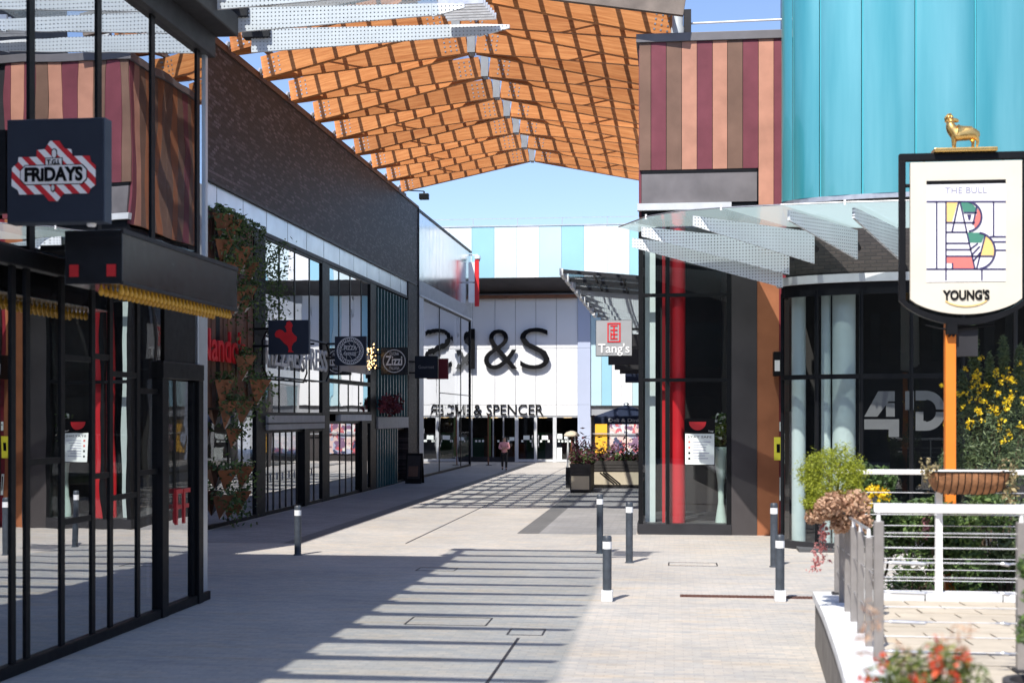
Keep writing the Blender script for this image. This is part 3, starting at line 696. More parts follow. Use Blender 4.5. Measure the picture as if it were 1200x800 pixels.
# -- slatted shopfront
s4 = thing('slatted_shopfront', 'shopfront faced with upright teal slats above a grey band', 'shopfront', (LX, 54, 0))
a, b = P(443), P(478.5)
bx(s4, 'band', 'grey_paint', LX - .2, LX + .01, a, b, 2.3, 2.75)
glazed(s4, a, b, 2.8, 7.8, [], 'mirror_glass', LX - .25)
glazed(s4, a, b, .05, 2.26, [P(467)], 'mirror_glass', LX - .25)
n = 11
for k in range(n):
    y = a + .15 + (b - a - .3) * k / (n - 1)
    bx(s4, 'slat', 'teal_slat', LX - .2, LX - .02, y - .07, y + .07, 2.78, 7.75)
for k in range(9):
    y = a + .15 + (P(466) - a) * k / 8
    bx(s4, 'slat', 'teal_slat', LX - .2, LX - .04, y - .09, y + .09, .04, 2.28)
fo = MB()
for _ in range(500):
    q = atX(random.gauss(458, 5.5), random.gauss(474, 4.5), LX + random.uniform(.02, .25)); fo.leaf(q, .2, .6)
fo.build('red_garland', 'red_flowers', s4)

# -- signs projecting over the pavement
def hanging(name, label, cat, p0, p1, y0, y1, face='navy_sign', side='navy_side', Xin=-10.85, dep=.16):
    Y = Yx(p0, Xin); a_ = atY(p0, y0, Y); b_ = atY(p1, y1, Y)
    return sign_box(name, label, cat, a_.x, b_.x, Y, b_.z, a_.z, dep, face, side, 'signs projecting over the shopfronts', wall=LX), a_, b_, Y
rs, a_, b_, Y = hanging('box_sign', 'navy box sign with a red rooster emblem', 'sign', 314, 362, 375, 415)
W = b_.x - a_.x; H = a_.z - b_.z
# rooster silhouette traced from the zoom (982 px wide crop, sign 320..477 x 640..783)
ro = [(393, 650), (404, 644), (412, 652), (416, 664), (412, 675), (413, 690), (420, 700), (432, 712), (430, 728), (418, 738), (412, 752), (412, 768), (420, 776), (398, 776), (402, 764), (396, 748), (384, 738), (374, 726), (366, 716), (352, 712), (348, 700), (354, 686), (366, 680), (378, 684), (386, 694), (394, 690), (390, 676), (386, 668), (392, 660)]
MB().prism([(a_.x + (x - 322) / 155 * W, Y - .012, a_.z - (z - 640) / 145 * H) for x, z in ro][::-1], (0, .012, 0)).build('rooster_emblem', 'red', FACE[rs])
rs, a_, b_, Y = hanging('box_sign', 'navy box sign with a round ornate white line emblem', 'sign', 392, 429, 394, 428)
cx, cz = (a_.x + b_.x) / 2, (a_.z + b_.z) / 2; r0 = (b_.x - a_.x) * .43
def ring(cx, y, cz, r, th, n=32, h=.008):
    mb = MB()
    for k in range(n):
        t0, t1 = 2 * math.pi * k / n, 2 * math.pi * (k + 1) / n
        mb.prism([(cx + math.cos(t) * rr, y, cz + math.sin(t) * rr) for t, rr in ((t0, r - th), (t1, r - th), (t1, r), (t0, r))], (0, h, 0))
    return mb
ring(cx, Y - .01, cz, r0, .03).build('emblem_ring', 'light_grey', FACE[rs])
ring(cx, Y - .01, cz, r0 * .72, .02).build('emblem_ring', 'light_grey', FACE[rs])
mb = MB()
for k in range(18):
    t = 2 * math.pi * k / 18; p = Vector((cx + math.cos(t) * r0 * .84, Y - .008, cz + math.sin(t) * r0 * .84))
    mb.v += []; rr = ring(p.x, p.y, p.z, .055, .022, 8); base = len(mb.v); mb.v += rr.v; mb.f += [tuple(i + base for i in f) for f in rr.f]
for k in range(10):
    t = 2 * math.pi * k / 10; mb.bar((cx + math.cos(t) * r0 * .35, Y - .005, cz + math.sin(t) * r0 * .28), (cx + math.cos(t + .5) * r0 * .62, Y - .005, cz + math.sin(t + .5) * r0 * .62), .01, .022, (0, 1, 0))
mb.build('emblem_scrolls', 'light_grey', FACE[rs])
letter(FACE[rs], 'PIZZA', .2, (cx, Y - .008, cz + .09), 'light_grey', .006, .004, fit=r0 * .95); letter(FACE[rs], 'EXPRESS', .14, (cx, Y - .008, cz - .1), 'light_grey', .006, .003, fit=r0 * .85)
rs, a_, b_, Y = hanging('box_sign', 'black box sign reading Zizzi inside a thin white circle', 'sign', 446, 478, 407, 439, 'black_satin', 'black_metal')
cx, cz = (a_.x + b_.x) / 2, (a_.z + b_.z) / 2; r0 = (b_.x - a_.x) * .42
ring(cx, Y - .01, cz, r0, .035).build('emblem_ring', 'light_grey', FACE[rs])
letter(FACE[rs], 'Zizzi', .5, (cx, Y - .01, cz), 'print_white', .006, .01, fit=r0 * 1.45)
letter(FACE[rs], 'CUCINA', .16, (cx, Y - .01, cz + r0 * .62), 'light_grey', .006, .002, fit=r0 * .8); letter(FACE[rs], 'ITALIANA', .16, (cx, Y - .01, cz - r0 * .62), 'light_grey', .006, .002, fit=r0 * .9)
rs, a_, b_, Y = hanging('box_sign', 'plain dark box sign with a faint line of small lettering', 'sign', 486, 513, 417, 443, 'navy_sign', 'black_metal')
letter(FACE[rs], 'Gourmet', .2, ((a_.x + b_.x) / 2, Y - .01, (a_.z + b_.z) / 2), 'grey_paint', .006, 0, fit=(b_.x - a_.x) * .68)
rs, a_, b_, Y = hanging('box_sign', 'dark red box sign beyond the plain dark one', 'sign', 500, 525, 420, 444, 'deep_red', 'deep_red')
# amber fairy lights between two signs
fl = thing('string_lights', 'cluster of warm white string lights between the round emblem sign and the circled sign', 'string lights', atX(434, 436, LX + .35))
mb = MB(); wb = MB()
for k in range(46):
    q = atX(random.gauss(434.5, 3.4), random.uniform(401, 434), LX + random.uniform(.1, .4)); mb.lathe([(.012, -.02), (.022, 0), (.012, .022)], 6, q)
for x in (429, 433, 437, 441):
    wb.tube([atX(x, 399, LX + .2), atX(x + .5, 418, LX + .3), atX(x, 436, LX + .2)], .012, 4)
mb.build('bulbs', 'warm_bulb', fl); wb.build('wire', 'black_metal', fl)
wb = MB().tube([atX(434, 399, LX + .2), atX(434, 399, LX - .05)], .015, 5).build('bracket', 'black_metal', fl)

# A-board by the brick pier
ab = thing('a_board', 'folding chalkboard sign standing by the dark brick pier', 'A-board', gnd(486, 566))
l = ab.location
for sgn in (-1, 1):
    p = [(l.x - .34, l.y + sgn * .32, .0), (l.x + .34, l.y + sgn * .32, .0), (l.x + .34, l.y + sgn * .03, 1.25), (l.x - .34, l.y + sgn * .03, 1.25)]
    MB().prism(p, (0, .03 * sgn, 0)).build('frame', 'black_metal', ab)
    p2 = [(l.x - .27, l.y + sgn * .335 - .0, .2), (l.x + .27, l.y + sgn * .335, .2), (l.x + .27, l.y + sgn * .095, 1.15), (l.x - .27, l.y + sgn * .095, 1.15)]
    MB().prism(p2, (0, .012 * sgn, 0)).build('board', 'deep_red' if sgn > 0 else 'chalkboard', ab)
p2 = [(l.x - .2, l.y - .385, .3), (l.x + .2, l.y - .385, .3), (l.x + .2, l.y - .28, .72), (l.x - .2, l.y - .28, .72)]
MB().prism(p2, (0, -.004, 0)).build('poster', 'umber_panel', ab)

# ================================================================== SILVER BUILDING (far left)
SY0, SY1 = BY1 + .12, 75.6
sv = thing('silver_building', 'silver ribbed metal clad building over tall mirror glass', 'building', (-15, 69, 0))
npan = 17
for k in range(npan):
    y0 = SY0 + (SY1 - SY0) * k / npan; y1 = SY0 + (SY1 - SY0) * (k + 1) / npan
    bx(sv, 'cladding_panel', 'silver_cladding', LX - .2, LX, y0 + .008, y1 - .008, 8.85, 11.9)
bx(sv, 'core', 'charcoal', -26, LX - .2, SY0, SY1 - .02, 8.2, 11.85)
bx(sv, 'parapet_cap', 'charcoal', LX - .35, LX + .05, SY0, SY1 + .03, 11.9, 12.0)
bx(sv, 'head_band', 'grey_paint', LX - .25, LX + .03, SY0, SY1, 8.2, 8.85)
bx(sv, 'head_lip', 'light_grey', LX - .1, LX + .09, SY0, SY1 + .05, 8.12, 8.2)
bx(sv, 'pilaster', 'light_grey', LX - .25, LX + .02, SY0, P(496), 0, 8.12)
cuts = [P(516), P(541)]
glazed(sv, P(496), SY1, .06, 8.1, cuts, 'silver_glass', LX - .05, .07)
bx(sv, 'corner_post', 'black_metal', LX - .12, LX + .01, SY1 - .12, SY1, 0, 8.12)
bx(sv, 'back_wall', 'grey_room', -16.2, -16, SY0, SY1, 0, 8.2)
bx(sv, 'floor', 'grey_room', -16, LX - .07, SY0, SY1, -.01, .04)
bx(sv, 'end_wall', 'grey_room', -26, LX - .9, SY1 - .25, SY1 - .05, 0, 8.2)
bx(sv, 'thin_rail', 'charcoal', LX - .09, LX - .02, P(517), SY1 - .3, 3.9, 3.94)
rs = thing('blade_sign', 'white and red blade sign at the far end of the silver building', 'sign', (LX + .3, 74.3, 8.9))
for z0 in (9.0, 10.15): bx(rs, 'white_panel', 'white_paint', LX + .08, LX + .42, 74.2, 74.3, z0, z0 + 1.08)
bx(rs, 'red_panel', 'red', LX + .43, LX + .66, 74.18, 74.32, 8.8, 11.35)
bx(rs, 'bracket', 'steel', LX - .02, LX + .3, 74.301, 74.35, 10.05, 10.2)
cc = thing('security_camera', 'white dome security camera on the corner of the silver building', 'camera', (LX + .4, SY1 - .1, 11.5))
bx(cc, 'arm', 'white_paint', LX - .02, LX + .42, SY1 - .14, SY1 - .08, 11.74, 11.8)
MB().lathe([(.02, .18), (.16, .16), (.18, 0), (.17, -.02)], 12, (LX + .4, SY1 - .1, 11.56)).build('housing', 'white_paint', cc, smooth=True)
MB().lathe([(.15, 0), (.13, -.1), (.05, -.17), (.005, -.18)], 12, (LX + .4, SY1 - .1, 11.54)).build('dome', 'black_satin', cc, smooth=True)
fd = thing('floodlight', 'black floodlight on an arm at the top of the dark brick wall', 'floodlight', (LX, 56.6, 12.1))
q = atY(497, 239, 57.0)
MB().tube([(LX - .1, 56.6, 12.05), (LX - .1, 56.6, 12.3), (q.x, 57.0, 12.3)], .025, 6).build('arm', 'black_metal', fd)
bx(fd, 'lamp_head', 'black_metal', q.x - .2, q.x + .2, 56.85, 57.15, 11.95, 12.2, .02)
bx(fd, 'bracket', 'black_metal', q.x - .03, q.x + .03, 56.97, 57.03, 12.19, 12.3)

# ================================================================== TIMBER STREET ROOF
HX, RX = -5.62, .05
ZW, ZH = 12.32, 13.22
BD, BT = .60, .17
tr_ = thing('timber_roof', 'glazed street roof of zigzag orange timber beams with steel ridge hubs', 'roof', (HX, 44, 12))
Yw = [33.75 + 2.72 * k for k in range(9)]; Yh = [y - 1.36 for y in Yw] ; Yh = [y for y in Yh]
def beam(a, b, name='beam', mat='glulam', bd=BD, bt=BT):
    a, b = Vector(a), Vector(b); d = b - a; L = d.length
    x = d.normalized(); y = Vector((0, 0, 1)).cross(x).normalized(); z = x.cross(y)
    mb = MB().box(0, L, -bt / 2, bt / 2, -bd / 2, bd / 2)
    o = mb.build(name, mat, None); o.parent = tr_
    rot = Matrix((x, y, z)).transposed().to_quaternion()
    o.rotation_mode = 'QUATERNION'; o.rotation_quaternion = rot; o.location = a - Vector(tr_.location)
    # bolts: 3 x 4 at each end on both cheeks
    bm_ = MB()
    for x0 in (.22, L - .62):
        for i in range(3):
            for j in range(4):
                for sgn in (-1, 1):
                    cx_ = x0 + i * .16; cz_ = -.19 + j * .125
                    y0, y1 = (bt / 2 - .002, bt / 2 + .012) if sgn > 0 else (-bt / 2 - .012, -bt / 2 + .002)
                    bm_.box(cx_ - .021, cx_ + .021, y0, y1, cz_ - .021, cz_ + .021)
    if name == 'beam':
        c = bm_.build('bolts', 'steel', None); c.parent = o
    return o
for k, y in enumerate(Yw):
    for side, xe in ((-1, LX + .12), (1, RX)):
        for hy in (Yh[k], Yh[k + 1] if k + 1 < len(Yh) else None):
            if hy is None: continue
            hx = HX + side * .16
            beam((xe, y + (.1 if hy > y else -.1), ZW), (hx, hy + (.06 if hy < y else -.06), ZH))
for hy in Yh:
    mb = MB().prism([(HX - .11, hy - .2, ZH - .3), (HX + .11, hy - .2, ZH - .3), (HX + .11, hy - .2, ZH + .3), (HX - .11, hy - .2, ZH + .3)], (0, .03, 0))
    mb.box(HX - .07, HX + .07, hy - .17, hy + .18, ZH - .31, ZH + .34)
    mb.build('ridge_hub', 'grey_paint', tr_)
for y in Yw:
    for xe in (LX + .02, RX + .05):
        MB().tube([(xe - .12, y, ZW - .24), (xe + .02, y, ZW)], .09, 8).build('beam_shoe', 'steel', tr_)
y0, y1 = Yh[0] - .3, Yw[-1] + .2
nP = 9
for side, xe in ((-1, LX + .05), (1, RX)):
    for k in range(nP):
        f = (k + .35) / nP
        x = xe + (HX - xe) * f; z = ZW + (ZH - ZW) * f + BD / 2 + .09
        bx(tr_, 'purlin', 'weathered_timber', x - .042, x + .042, y0, y1, z - .07, z + .07)
    za, zb = ZW + BD / 2 + .2, ZH + BD / 2 + .2
    ks = [y0] + [y + 1.36 for y in Yh[:-1]] + [y1]
    for a, b in zip(ks[:-1], ks[1:]):
        MB().quad((xe, a + .01, za), (xe, b - .01, za), (HX + side * .01, b - .01, zb), (HX + side * .01, a + .01, zb)).build('roof_pane', 'roof_glass', tr_)
        MB().bar((xe, b, za + .03), (HX, b, zb + .03), .018, .03).build('glazing_bar', 'grey_paint', tr_)
beam((HX - .2, y0 - .05, ZH + .05), (LX + .1, y0 - .05, ZW + .05), 'edge_beam', 'weathered_timber', .55, .16)
beam((HX + .2, y0 - .05, ZH + .05), (RX + .2, y0 - .05, ZW + .05), 'edge_beam', 'weathered_timber', .55, .16)
bx(tr_, 'wall_plate', 'timber_edge', LX - .3, LX + .02, 32.3, 57, 12.09, 12.2)

# ================================================================== DEPARTMENT STORE (end of the street)
MY, MU = 82.4, 79.6
ms = thing('department_store', 'white and pale blue panelled store with big black lettering over glazed doors', 'building', (-5, 88, 0))
q = lambda px, py: atY(px, py, MY)
zt = atY(620, 265, MU).z; zs = atY(620, 325, MU).z; zw = q(620, 350).z; zd = q(620, 488).z
pw = Xy(605.7, MU) - Xy(579.5, MU); x0 = Xy(553, MU)
pat = ['ice_panel', 'sky_blue_panel', 'ice_panel', 'white_panel', 'pale_blue_panel', 'sky_blue_panel', 'white_panel', 'ice_panel', 'sky_blue_panel', 'white_panel']
for k in range(-14, 24):
    xa = x0 + k * pw
    bx(ms, 'cladding_panel', pat[(k + 1) % 10], xa + .008, xa + pw - .008, MU, MU + .08, zs, zt)
bx(ms, 'upper_volume', 'light_grey', x0 - 14 * pw, x0 + 24 * pw, MU + .08, MU + 24, zs + .02, zt - .03)
bx(ms, 'parapet_cap', 'pale_metal', x0 - 14 * pw, x0 + 24 * pw, MU - .04, MU + .3, zt, zt + .07)
XA, XB, XC = Xy(300, MY), Xy(677, MY), Xy(692, MY); XD = 24.0
MB().quad((XA, MU + .03, zs - .001), (XD, MU + .03, zs - .001), (XD, MY, zw + .32), (XA, MY, zw + .32)).build('soffit', 'charcoal_panel', ms)
bx(ms, 'timber_trim', 'rust_timber', XA, XB, MY - .5, MY, zw + .02, zw + .2)
bx(ms, 'backing', 'grey_paint', XA, XD, MY + .06, MY + 20, zd + .06, zs)
# white wall panels
zl = [zd + .06, q(620, 474).z, q(620, 408).z, zw + .02]
xs = [Xy(p, MY) for p in (370, 401, 432, 463, 494, 525, 553.5, 580, 604, 628, 652, 677)]
for a, b in zip(xs[:-1], xs[1:]):
    for c, d in zip(zl[:-1], zl[1:]): bx(ms, 'wall_panel', 'white_panel', a + .014, b - .014, MY, MY + .06, c + .012, d - .012)
zz = [0, q(620, 474).z, q(620, 408).z, zw + .3]
for c, d in zip(zz[:-1], zz[1:]): bx(ms, 'pilaster_panel', 'lilac_panel', XB + .006, XC - .006, MY - .12, MY + .1, c + .006, d - .006)
# striped wing right of the pilaster
zo = q(700, 475).z
cuts = [692, 705, 717, 728, 741, 754, 767, 780, 793]
for k, (a, b) in enumerate(zip(cuts[:-1], cuts[1:])):
    bx(ms, 'cladding_panel', ['pale_blue_panel', 'sky_blue_panel', 'white_panel', 'white_panel', 'pale_blue_panel', 'sky_blue_panel', 'white_panel', 'white_panel'][k], Xy(a, MY) + .01, Xy(b, MY) - .01, MY, MY + .06, zo, zw + .3)
bx(ms, 'head_trim', 'charcoal', XC, Xy(793, MY), MY - .02, MY + .2, zo - .12, zo)
bx(ms, 'shop_wall', 'charcoal_panel', XC, Xy(793, MY), MY + .5, MY + .6, 0, zo)
bx(ms, 'yellow_panel', 'yellow_panel', Xy(697, MY), Xy(711, MY), MY + .42, MY + .5, .5, q(700, 491).z)
bx(ms, 'mural_panel', 'mural', Xy(714, MY), Xy(770, MY), MY + .42, MY + .5, .45, q(700, 497).z)
bx(ms, 'glazing_bar', 'grey_paint', XC, Xy(793, MY), MY + .3, MY + .36, q(700, 508).z - .03, q(700, 508).z + .03)
# big letters
yb, yt = q(600, 437).z, q(600, 386).z; hh = yt - yb
letter(ms, '&', hh * 1.40, ((Xy(568, MY) + Xy(606, MY)) / 2, MY - .22, (yb + yt) / 2), 'print_black', .14, -.045, fit=Xy(607, MY) - Xy(568, MY), name='big_letter')
letter(ms, 'S', hh * 1.40, ((Xy(609.5, MY) + Xy(644, MY)) / 2, MY - .22, (yb + yt) / 2), 'print_black', .14, -.045, fit=Xy(644, MY) - Xy(609.5, MY), name='big_letter')
letter(ms, 'M', hh * 1.40, ((Xy(503, MY) + Xy(558, MY)) / 2, MY - .22, (yb + yt) / 2), 'print_black', .14, -.045, fit=Xy(558, MY) - Xy(505, MY), name='big_letter')
letter(ms, 'MARKS & SPENCER', .92, ((Xy(499, MY) + Xy(636, MY)) / 2, MY - .06, q(600, 480.5).z), 'print_black', .08, -.004, fit=Xy(636, MY) - Xy(499, MY), name='small_lettering')
# glazed entrance
bx(ms, 'entrance_head', 'grey_paint', XA, XB, MY + .02, MY + .16, zd - .05, zd + .05)
fr = [(603.5, 607.5), (626, 629.3), (648, 652.2)]
for a, b in fr: bx(ms, 'door_frame', 'light_grey', Xy(a, MY), Xy(b, MY), MY - .05, MY + .12, 0, zd - .05)
for p in (519, 531, 553, 578, 590): bx(ms, 'mullion', 'grey_paint', Xy(p, MY) - .035, Xy(p, MY) + .035, MY - .02, MY + .1, 0, zd - .05)
gl = [480, 519, 531, 553, 578, 603.5, 626, 648, 677]
for a, b in zip(gl[:-1], gl[1:]): pane(ms, 'entrance_pane', 'store_glass', (Xy(a, MY), MY + .03, .02), (Xy(b, MY), MY + .03, .02), (Xy(b, MY), MY + .03, zd), (Xy(a, MY), MY + .03, zd))
for a, b in ((607.5, 626), (629.3, 648), (652.2, 677)): bx(ms, 'kick_rail', 'light_grey', Xy(a, MY), Xy(b, MY), MY - .03, MY + .1, .02, .17)
bx(ms, 'kick_rail', 'charcoal', XA, Xy(603.5, MY), MY - .03, MY + .1, .02, .3)
for px in (624, 631.2): MB().tube([(Xy(px, MY), MY - .03, .9), (Xy(px, MY), MY - .16, 1.0), (Xy(px, MY), MY - .16, 1.5), (Xy(px, MY), MY - .03, 1.6)], .035, 6).build('door_handle', 'steel', ms)
for px, w_, y0_, y1_ in ((617, .38, 510, 515), (638.5, .38, 510, 515), (656, .3, 508, 514), (524, .3, 510, 515), (543, .4, 509, 515), (664, .28, 508, 514), (655.5, .3, 524, 538), (600, .3, 512, 516)):
    bx(ms, 'notice', 'paper', Xy(px, MY) - w_ / 2, Xy(px, MY) + w_ / 2, MY + .0, MY + .012, q(600, y1_).z, q(600, y0_).z)
for k, px in enumerate((521, 526, 536, 540, 548, 558, 562, 566, 584, 596, 612, 622, 634, 643, 655, 659, 663, 668)):
    bx(ms, 'manifestation_dot', 'paper', Xy(px, MY) - .06, Xy(px, MY) + .06, MY + .0, MY + .012, 1.2, 1.33)
random.seed(17)
for k in range(12):
    xx = Xy(500 + k * 15, MY); yy = MY + random.uniform(2.2, 6)
    bx(ms, 'display_unit', random.choice(['rust_timber', 'umber_panel', 'grey_paint', 'print_green']), xx, xx + random.uniform(.6, 1.2), yy, yy + .5, .02, random.uniform(.9, 1.8))
for k in range(6): bx(ms, 'added_ceiling_light', 'warm_bulb', Xy(505 + k * 30, MY), Xy(505 + k * 30, MY) + .5, MY + 3.5, MY + 3.7, zd - .08, zd - .03)  # unseen warm strips, added so the lobby looks lit inside
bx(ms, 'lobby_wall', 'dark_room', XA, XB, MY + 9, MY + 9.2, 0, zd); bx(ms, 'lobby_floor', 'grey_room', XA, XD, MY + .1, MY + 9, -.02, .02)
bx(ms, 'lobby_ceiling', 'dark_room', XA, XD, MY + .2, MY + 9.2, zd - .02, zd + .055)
bx(ms, 'rail_rod', 'steel', x0 - 6 * pw, x0 + 20 * pw, MU + .5, MU + .53, zt + .52, zt + .55)
for k in range(-4, 18, 2): bx(ms, 'rail_post', 'steel', x0 + k * pw - .02, x0 + k * pw + .02, MU + .5, MU + .54, zt, zt + .53)

# ================================================================== BUILDING ACROSS THE SQUARE (behind the viewer, seen only in reflections)
pz_ = thing('square_building', 'dark brick building closing the square behind the viewer', 'building', (0, -30, 0))
bx(pz_, 'wall', 'dark_brick', -40, 50, -40, -26, 0, 15)
for k in range(14):
    for z in (1, 6, 10.5): bx(pz_, 'window', 'black_satin', -38 + k * 6.3, -34.5 + k * 6.3, -26.02, -25.95, z, z + 3)

# ================================================================== RIGHT-HAND STREET BLOCK BEHIND THE TOWER (seen mostly in reflections)
RW = -.85
rb = thing('shop_block', 'pale rendered shop block with dark shopfronts behind the striped tower', 'building', (8, 58, 0))
bx(rb, 'wall', 'light_grey', RW + .05, 24, 37.2, 79, 4.6, 9.4)
for k in range(7):
    y = 37.4 + k * 5.9
    bx(rb, 'pier', 'charcoal_panel', RW - .02, RW + .5, y - .25, y + .25, 0, 4.6)
    pane(rb, 'shop_pane', 'shop_glass', (RW + .1, y + .25, .1), (RW + .1, y + 5.65, .1), (RW + .1, y + 5.65, 4.55), (RW + .1, y + .25, 4.55))
    bx(rb, 'window', 'copper_panel' if k % 2 else 'white_panel', RW, RW + .06, y + 1, y + 4.6, 5.6, 8.4)
bx(rb, 'back_wall', 'brown_room', 3, 3.2, 37.2, 79, 0, 4.6); bx(rb, 'floor', 'grey_room', RW + .12, 3, 37.2, 79, -.02, .03)
# canopy on that block
c2 = thing('glass_canopy', 'flat glass canopy with white perforated side fins beyond the grey square sign', 'canopy', (-2, 50, 6.5))
zc = atX(660, 318, -3.5).z; ya, yb = Yx(660, -3.5), Yx(700, -3.5)
for k in range(8):
    y = ya + (yb - ya) * k / 7
    MB().bar((RW, y, zc - .25), (-3.5, y, zc), .08, .12).build('rafter', 'charcoal', c2)
    mb = MB().prism([(RW, y + .1, zc - 1.25), (-3.35, y + .1, zc - .2), (-3.35, y + .1, zc - .08), (RW, y + .1, zc - .32)], (0, .05, 0))
    if k > 1: mb.build('fin', 'perforated_white', c2)
    if k: pane(c2, 'glass_panel', 'canopy_glass', (RW, y - (yb - ya) / 7, zc - .17), (-3.5, y - (yb - ya) / 7, zc + .07), (-3.5, y, zc + .07), (RW, y, zc - .17))
for f in (.3, .65): MB().bar((RW + f * (-3.5 - RW), ya, zc - .25 + f * .25 + .03), (RW + f * (-3.5 - RW), yb, zc - .25 + f * .25 + .03), .05, .07).build('purlin', 'charcoal', c2)
for k in range(9):
    a = ya + (yb - ya) * k / 9; b = ya + (yb - ya) * (k + .72) / 9
    bx(c2, 'edge_plate', 'white_paint', -3.62, -3.5, a, b, zc - .12, zc + .1)
# signs on that wall
for k, (Y, lab) in enumerate(((47.0, 'charcoal box sign directly beyond the grey square sign'), (52.0, 'charcoal box sign, second beyond the grey square sign'), (57.0, 'charcoal box sign, third beyond the grey square sign'))):
    sign_box('box_sign', lab, 'sign', -2.25, -1.2, Y, 4.55, 5.6, .2, 'charcoal_panel', 'charcoal', 'box signs on the wall behind the tower', wall=RW)
sign_box('box_sign', 'dark blue box sign, farthest in the row behind the striped tower', 'sign', -2.2, -1.2, 62, 4.3, 5.5, .2, 'navy_canvas', 'navy_canvas', 'box signs on the wall behind the tower', wall=RW)
Y = 36.6; A = atY(698, 375, Y); B = atY(741, 417, Y)
tg_ = sign_box('box_sign', 'light grey square sign with red seal and white lettering Tangs', 'sign', A.x, B.x, Y, B.z, A.z, .18, 'sign_grey', 'charcoal', None, wall=RW)
cx = (A.x + B.x) / 2 + .0; W = B.x - A.x; H = A.z - B.z
letter(FACE[tg_], "Tang's", .34, (cx, Y - .012, B.z + H * .20), 'print_white', .012, .004, fit=W * .86)
sx0, sx1, sz0, sz1 = cx - W * .18, cx + W * .18, B.z + H * .38, B.z + H * .92
def rr(par_, x0, x1, z0, z1, y, mat='red', nm='seal_stroke'): return bx(FACE[par_], nm, mat, x0, x1, y - .012, y, z0, z1)
t_ = .035
rr(tg_, sx0, sx1, sz0, sz0 + t_, Y); rr(tg_, sx0, sx1, sz1 - t_, sz1, Y); rr(tg_, sx0, sx0 + t_, sz0 + t_, sz1 - t_, Y); rr(tg_, sx1 - t_, sx1, sz0 + t_, sz1 - t_, Y)
for k in range(4): rr(tg_, sx0 + .08, sx1 - .08, sz0 + .08 + k * .115, sz0 + .115 + k * .115, Y)
rr(tg_, cx - .02, cx + .02, sz0 + .115, sz1 - .08, Y - .001); rr(tg_, sx0 + .08, sx0 + .11, sz0 + .12, sz1 - .25, Y - .001)

# ================================================================== STRIPED TOWER
TY = 32.45
q = lambda px, py: atY(px, py, TY)
tw = thing('striped_tower', 'tower clad in upright maroon, brown and salmon panels over a glazed corner', 'building', (1, 35, 0))
bnd = [749, 762.8, 780.8, 798.8, 816.8, 835, 852.4, 870.4, 888.8, 906.8, 916]
cl = ['umber', 'maroon', 'umber', 'salmon', 'maroon', 'salmon', 'umber', 'maroon', 'salmon', 'maroon']
zT = q(830, 48).z; zC = q(830, 38).z; zB = q(830, 198).z; zB2 = q(830, 241).z
for k in range(10): bx(tw, 'panel', cl[k] + '_panel', Xy(bnd[k], TY) + .006, Xy(bnd[k + 1], TY) - .006, TY, TY + .06, zB if k < 8 else zB2, zT)
X0, X1 = Xy(748.5, TY), Xy(916, TY)
bx(tw, 'core', 'charcoal', X0 + .06, X1 + 3, TY + .06, 37.1, zB2 + .1, zT)
bx(tw, 'roof_cap', 'grey_cap', X0 - .06, X1 + .6, TY - .05, 37.2, zT, zC, .01)
sw = (37.1 - TY) / 13
for k in range(13): bx(tw, 'panel', ['maroon', 'salmon', 'umber', 'copper', 'umber', 'copper', 'umber', 'umber', 'copper', 'umber', 'maroon', 'umber', 'copper'][k] + '_panel', X0, X0 + .06, TY + k * sw + .006 + (.06 if k == 0 else 0), TY + (k + 1) * sw - .006, zB2 - .2, zT)
bx(tw, 'fascia', 'warm_grey_fascia', Xy(752, TY), Xy(887, TY), TY - .02, TY + .05, q(830, 237).z, q(830, 203).z)
bx(tw, 'fascia_shadow_gap', 'black_metal', Xy(752, TY), Xy(887, TY), TY + .01, TY + .06, q(830, 203).z, zB)
bx(tw, 'sill', 'light_grey', Xy(747, TY), Xy(857, TY), TY - .12, TY + .1, q(830, 246).z, q(830, 238).z)
bx(tw, 'recess', 'black_metal', Xy(752, TY), Xy(887, TY), TY + .02, TY + .3, q(830, 258).z, q(830, 238).z - .001)
zg = q(830, 258).z
# lower storeys: frame
for p0, p1 in ((748.5, 753.5), (780.5, 784.5), (851.5, 857)): bx(tw, 'frame', 'black_metal', Xy(p0, TY), Xy(p1, TY), TY - .03, TY + .12, .25, zg)
for py in (345.5, 445): bx(tw, 'transom', 'black_metal', Xy(753.5, TY), Xy(851.5, TY), TY - .02, TY + .1, q(800, py).z - .04, q(800, py).z + .04)
bx(tw, 'plinth', 'charcoal', Xy(748, TY), Xy(857, TY), TY - .05, TY + .2, 0, .25)
zs_ = [.25, q(800, 445).z, q(800, 345.5).z, zg]
for a, b in ((753.5, 780.5), (784.5, 851.5)):
    for c, d in zip(zs_[:-1], zs_[1:]): pane(tw, 'window_pane', 'shop_glass', (Xy(a, TY), TY + .03, c), (Xy(b, TY), TY + .03, c), (Xy(b, TY), TY + .03, d), (Xy(a, TY), TY + .03, d))
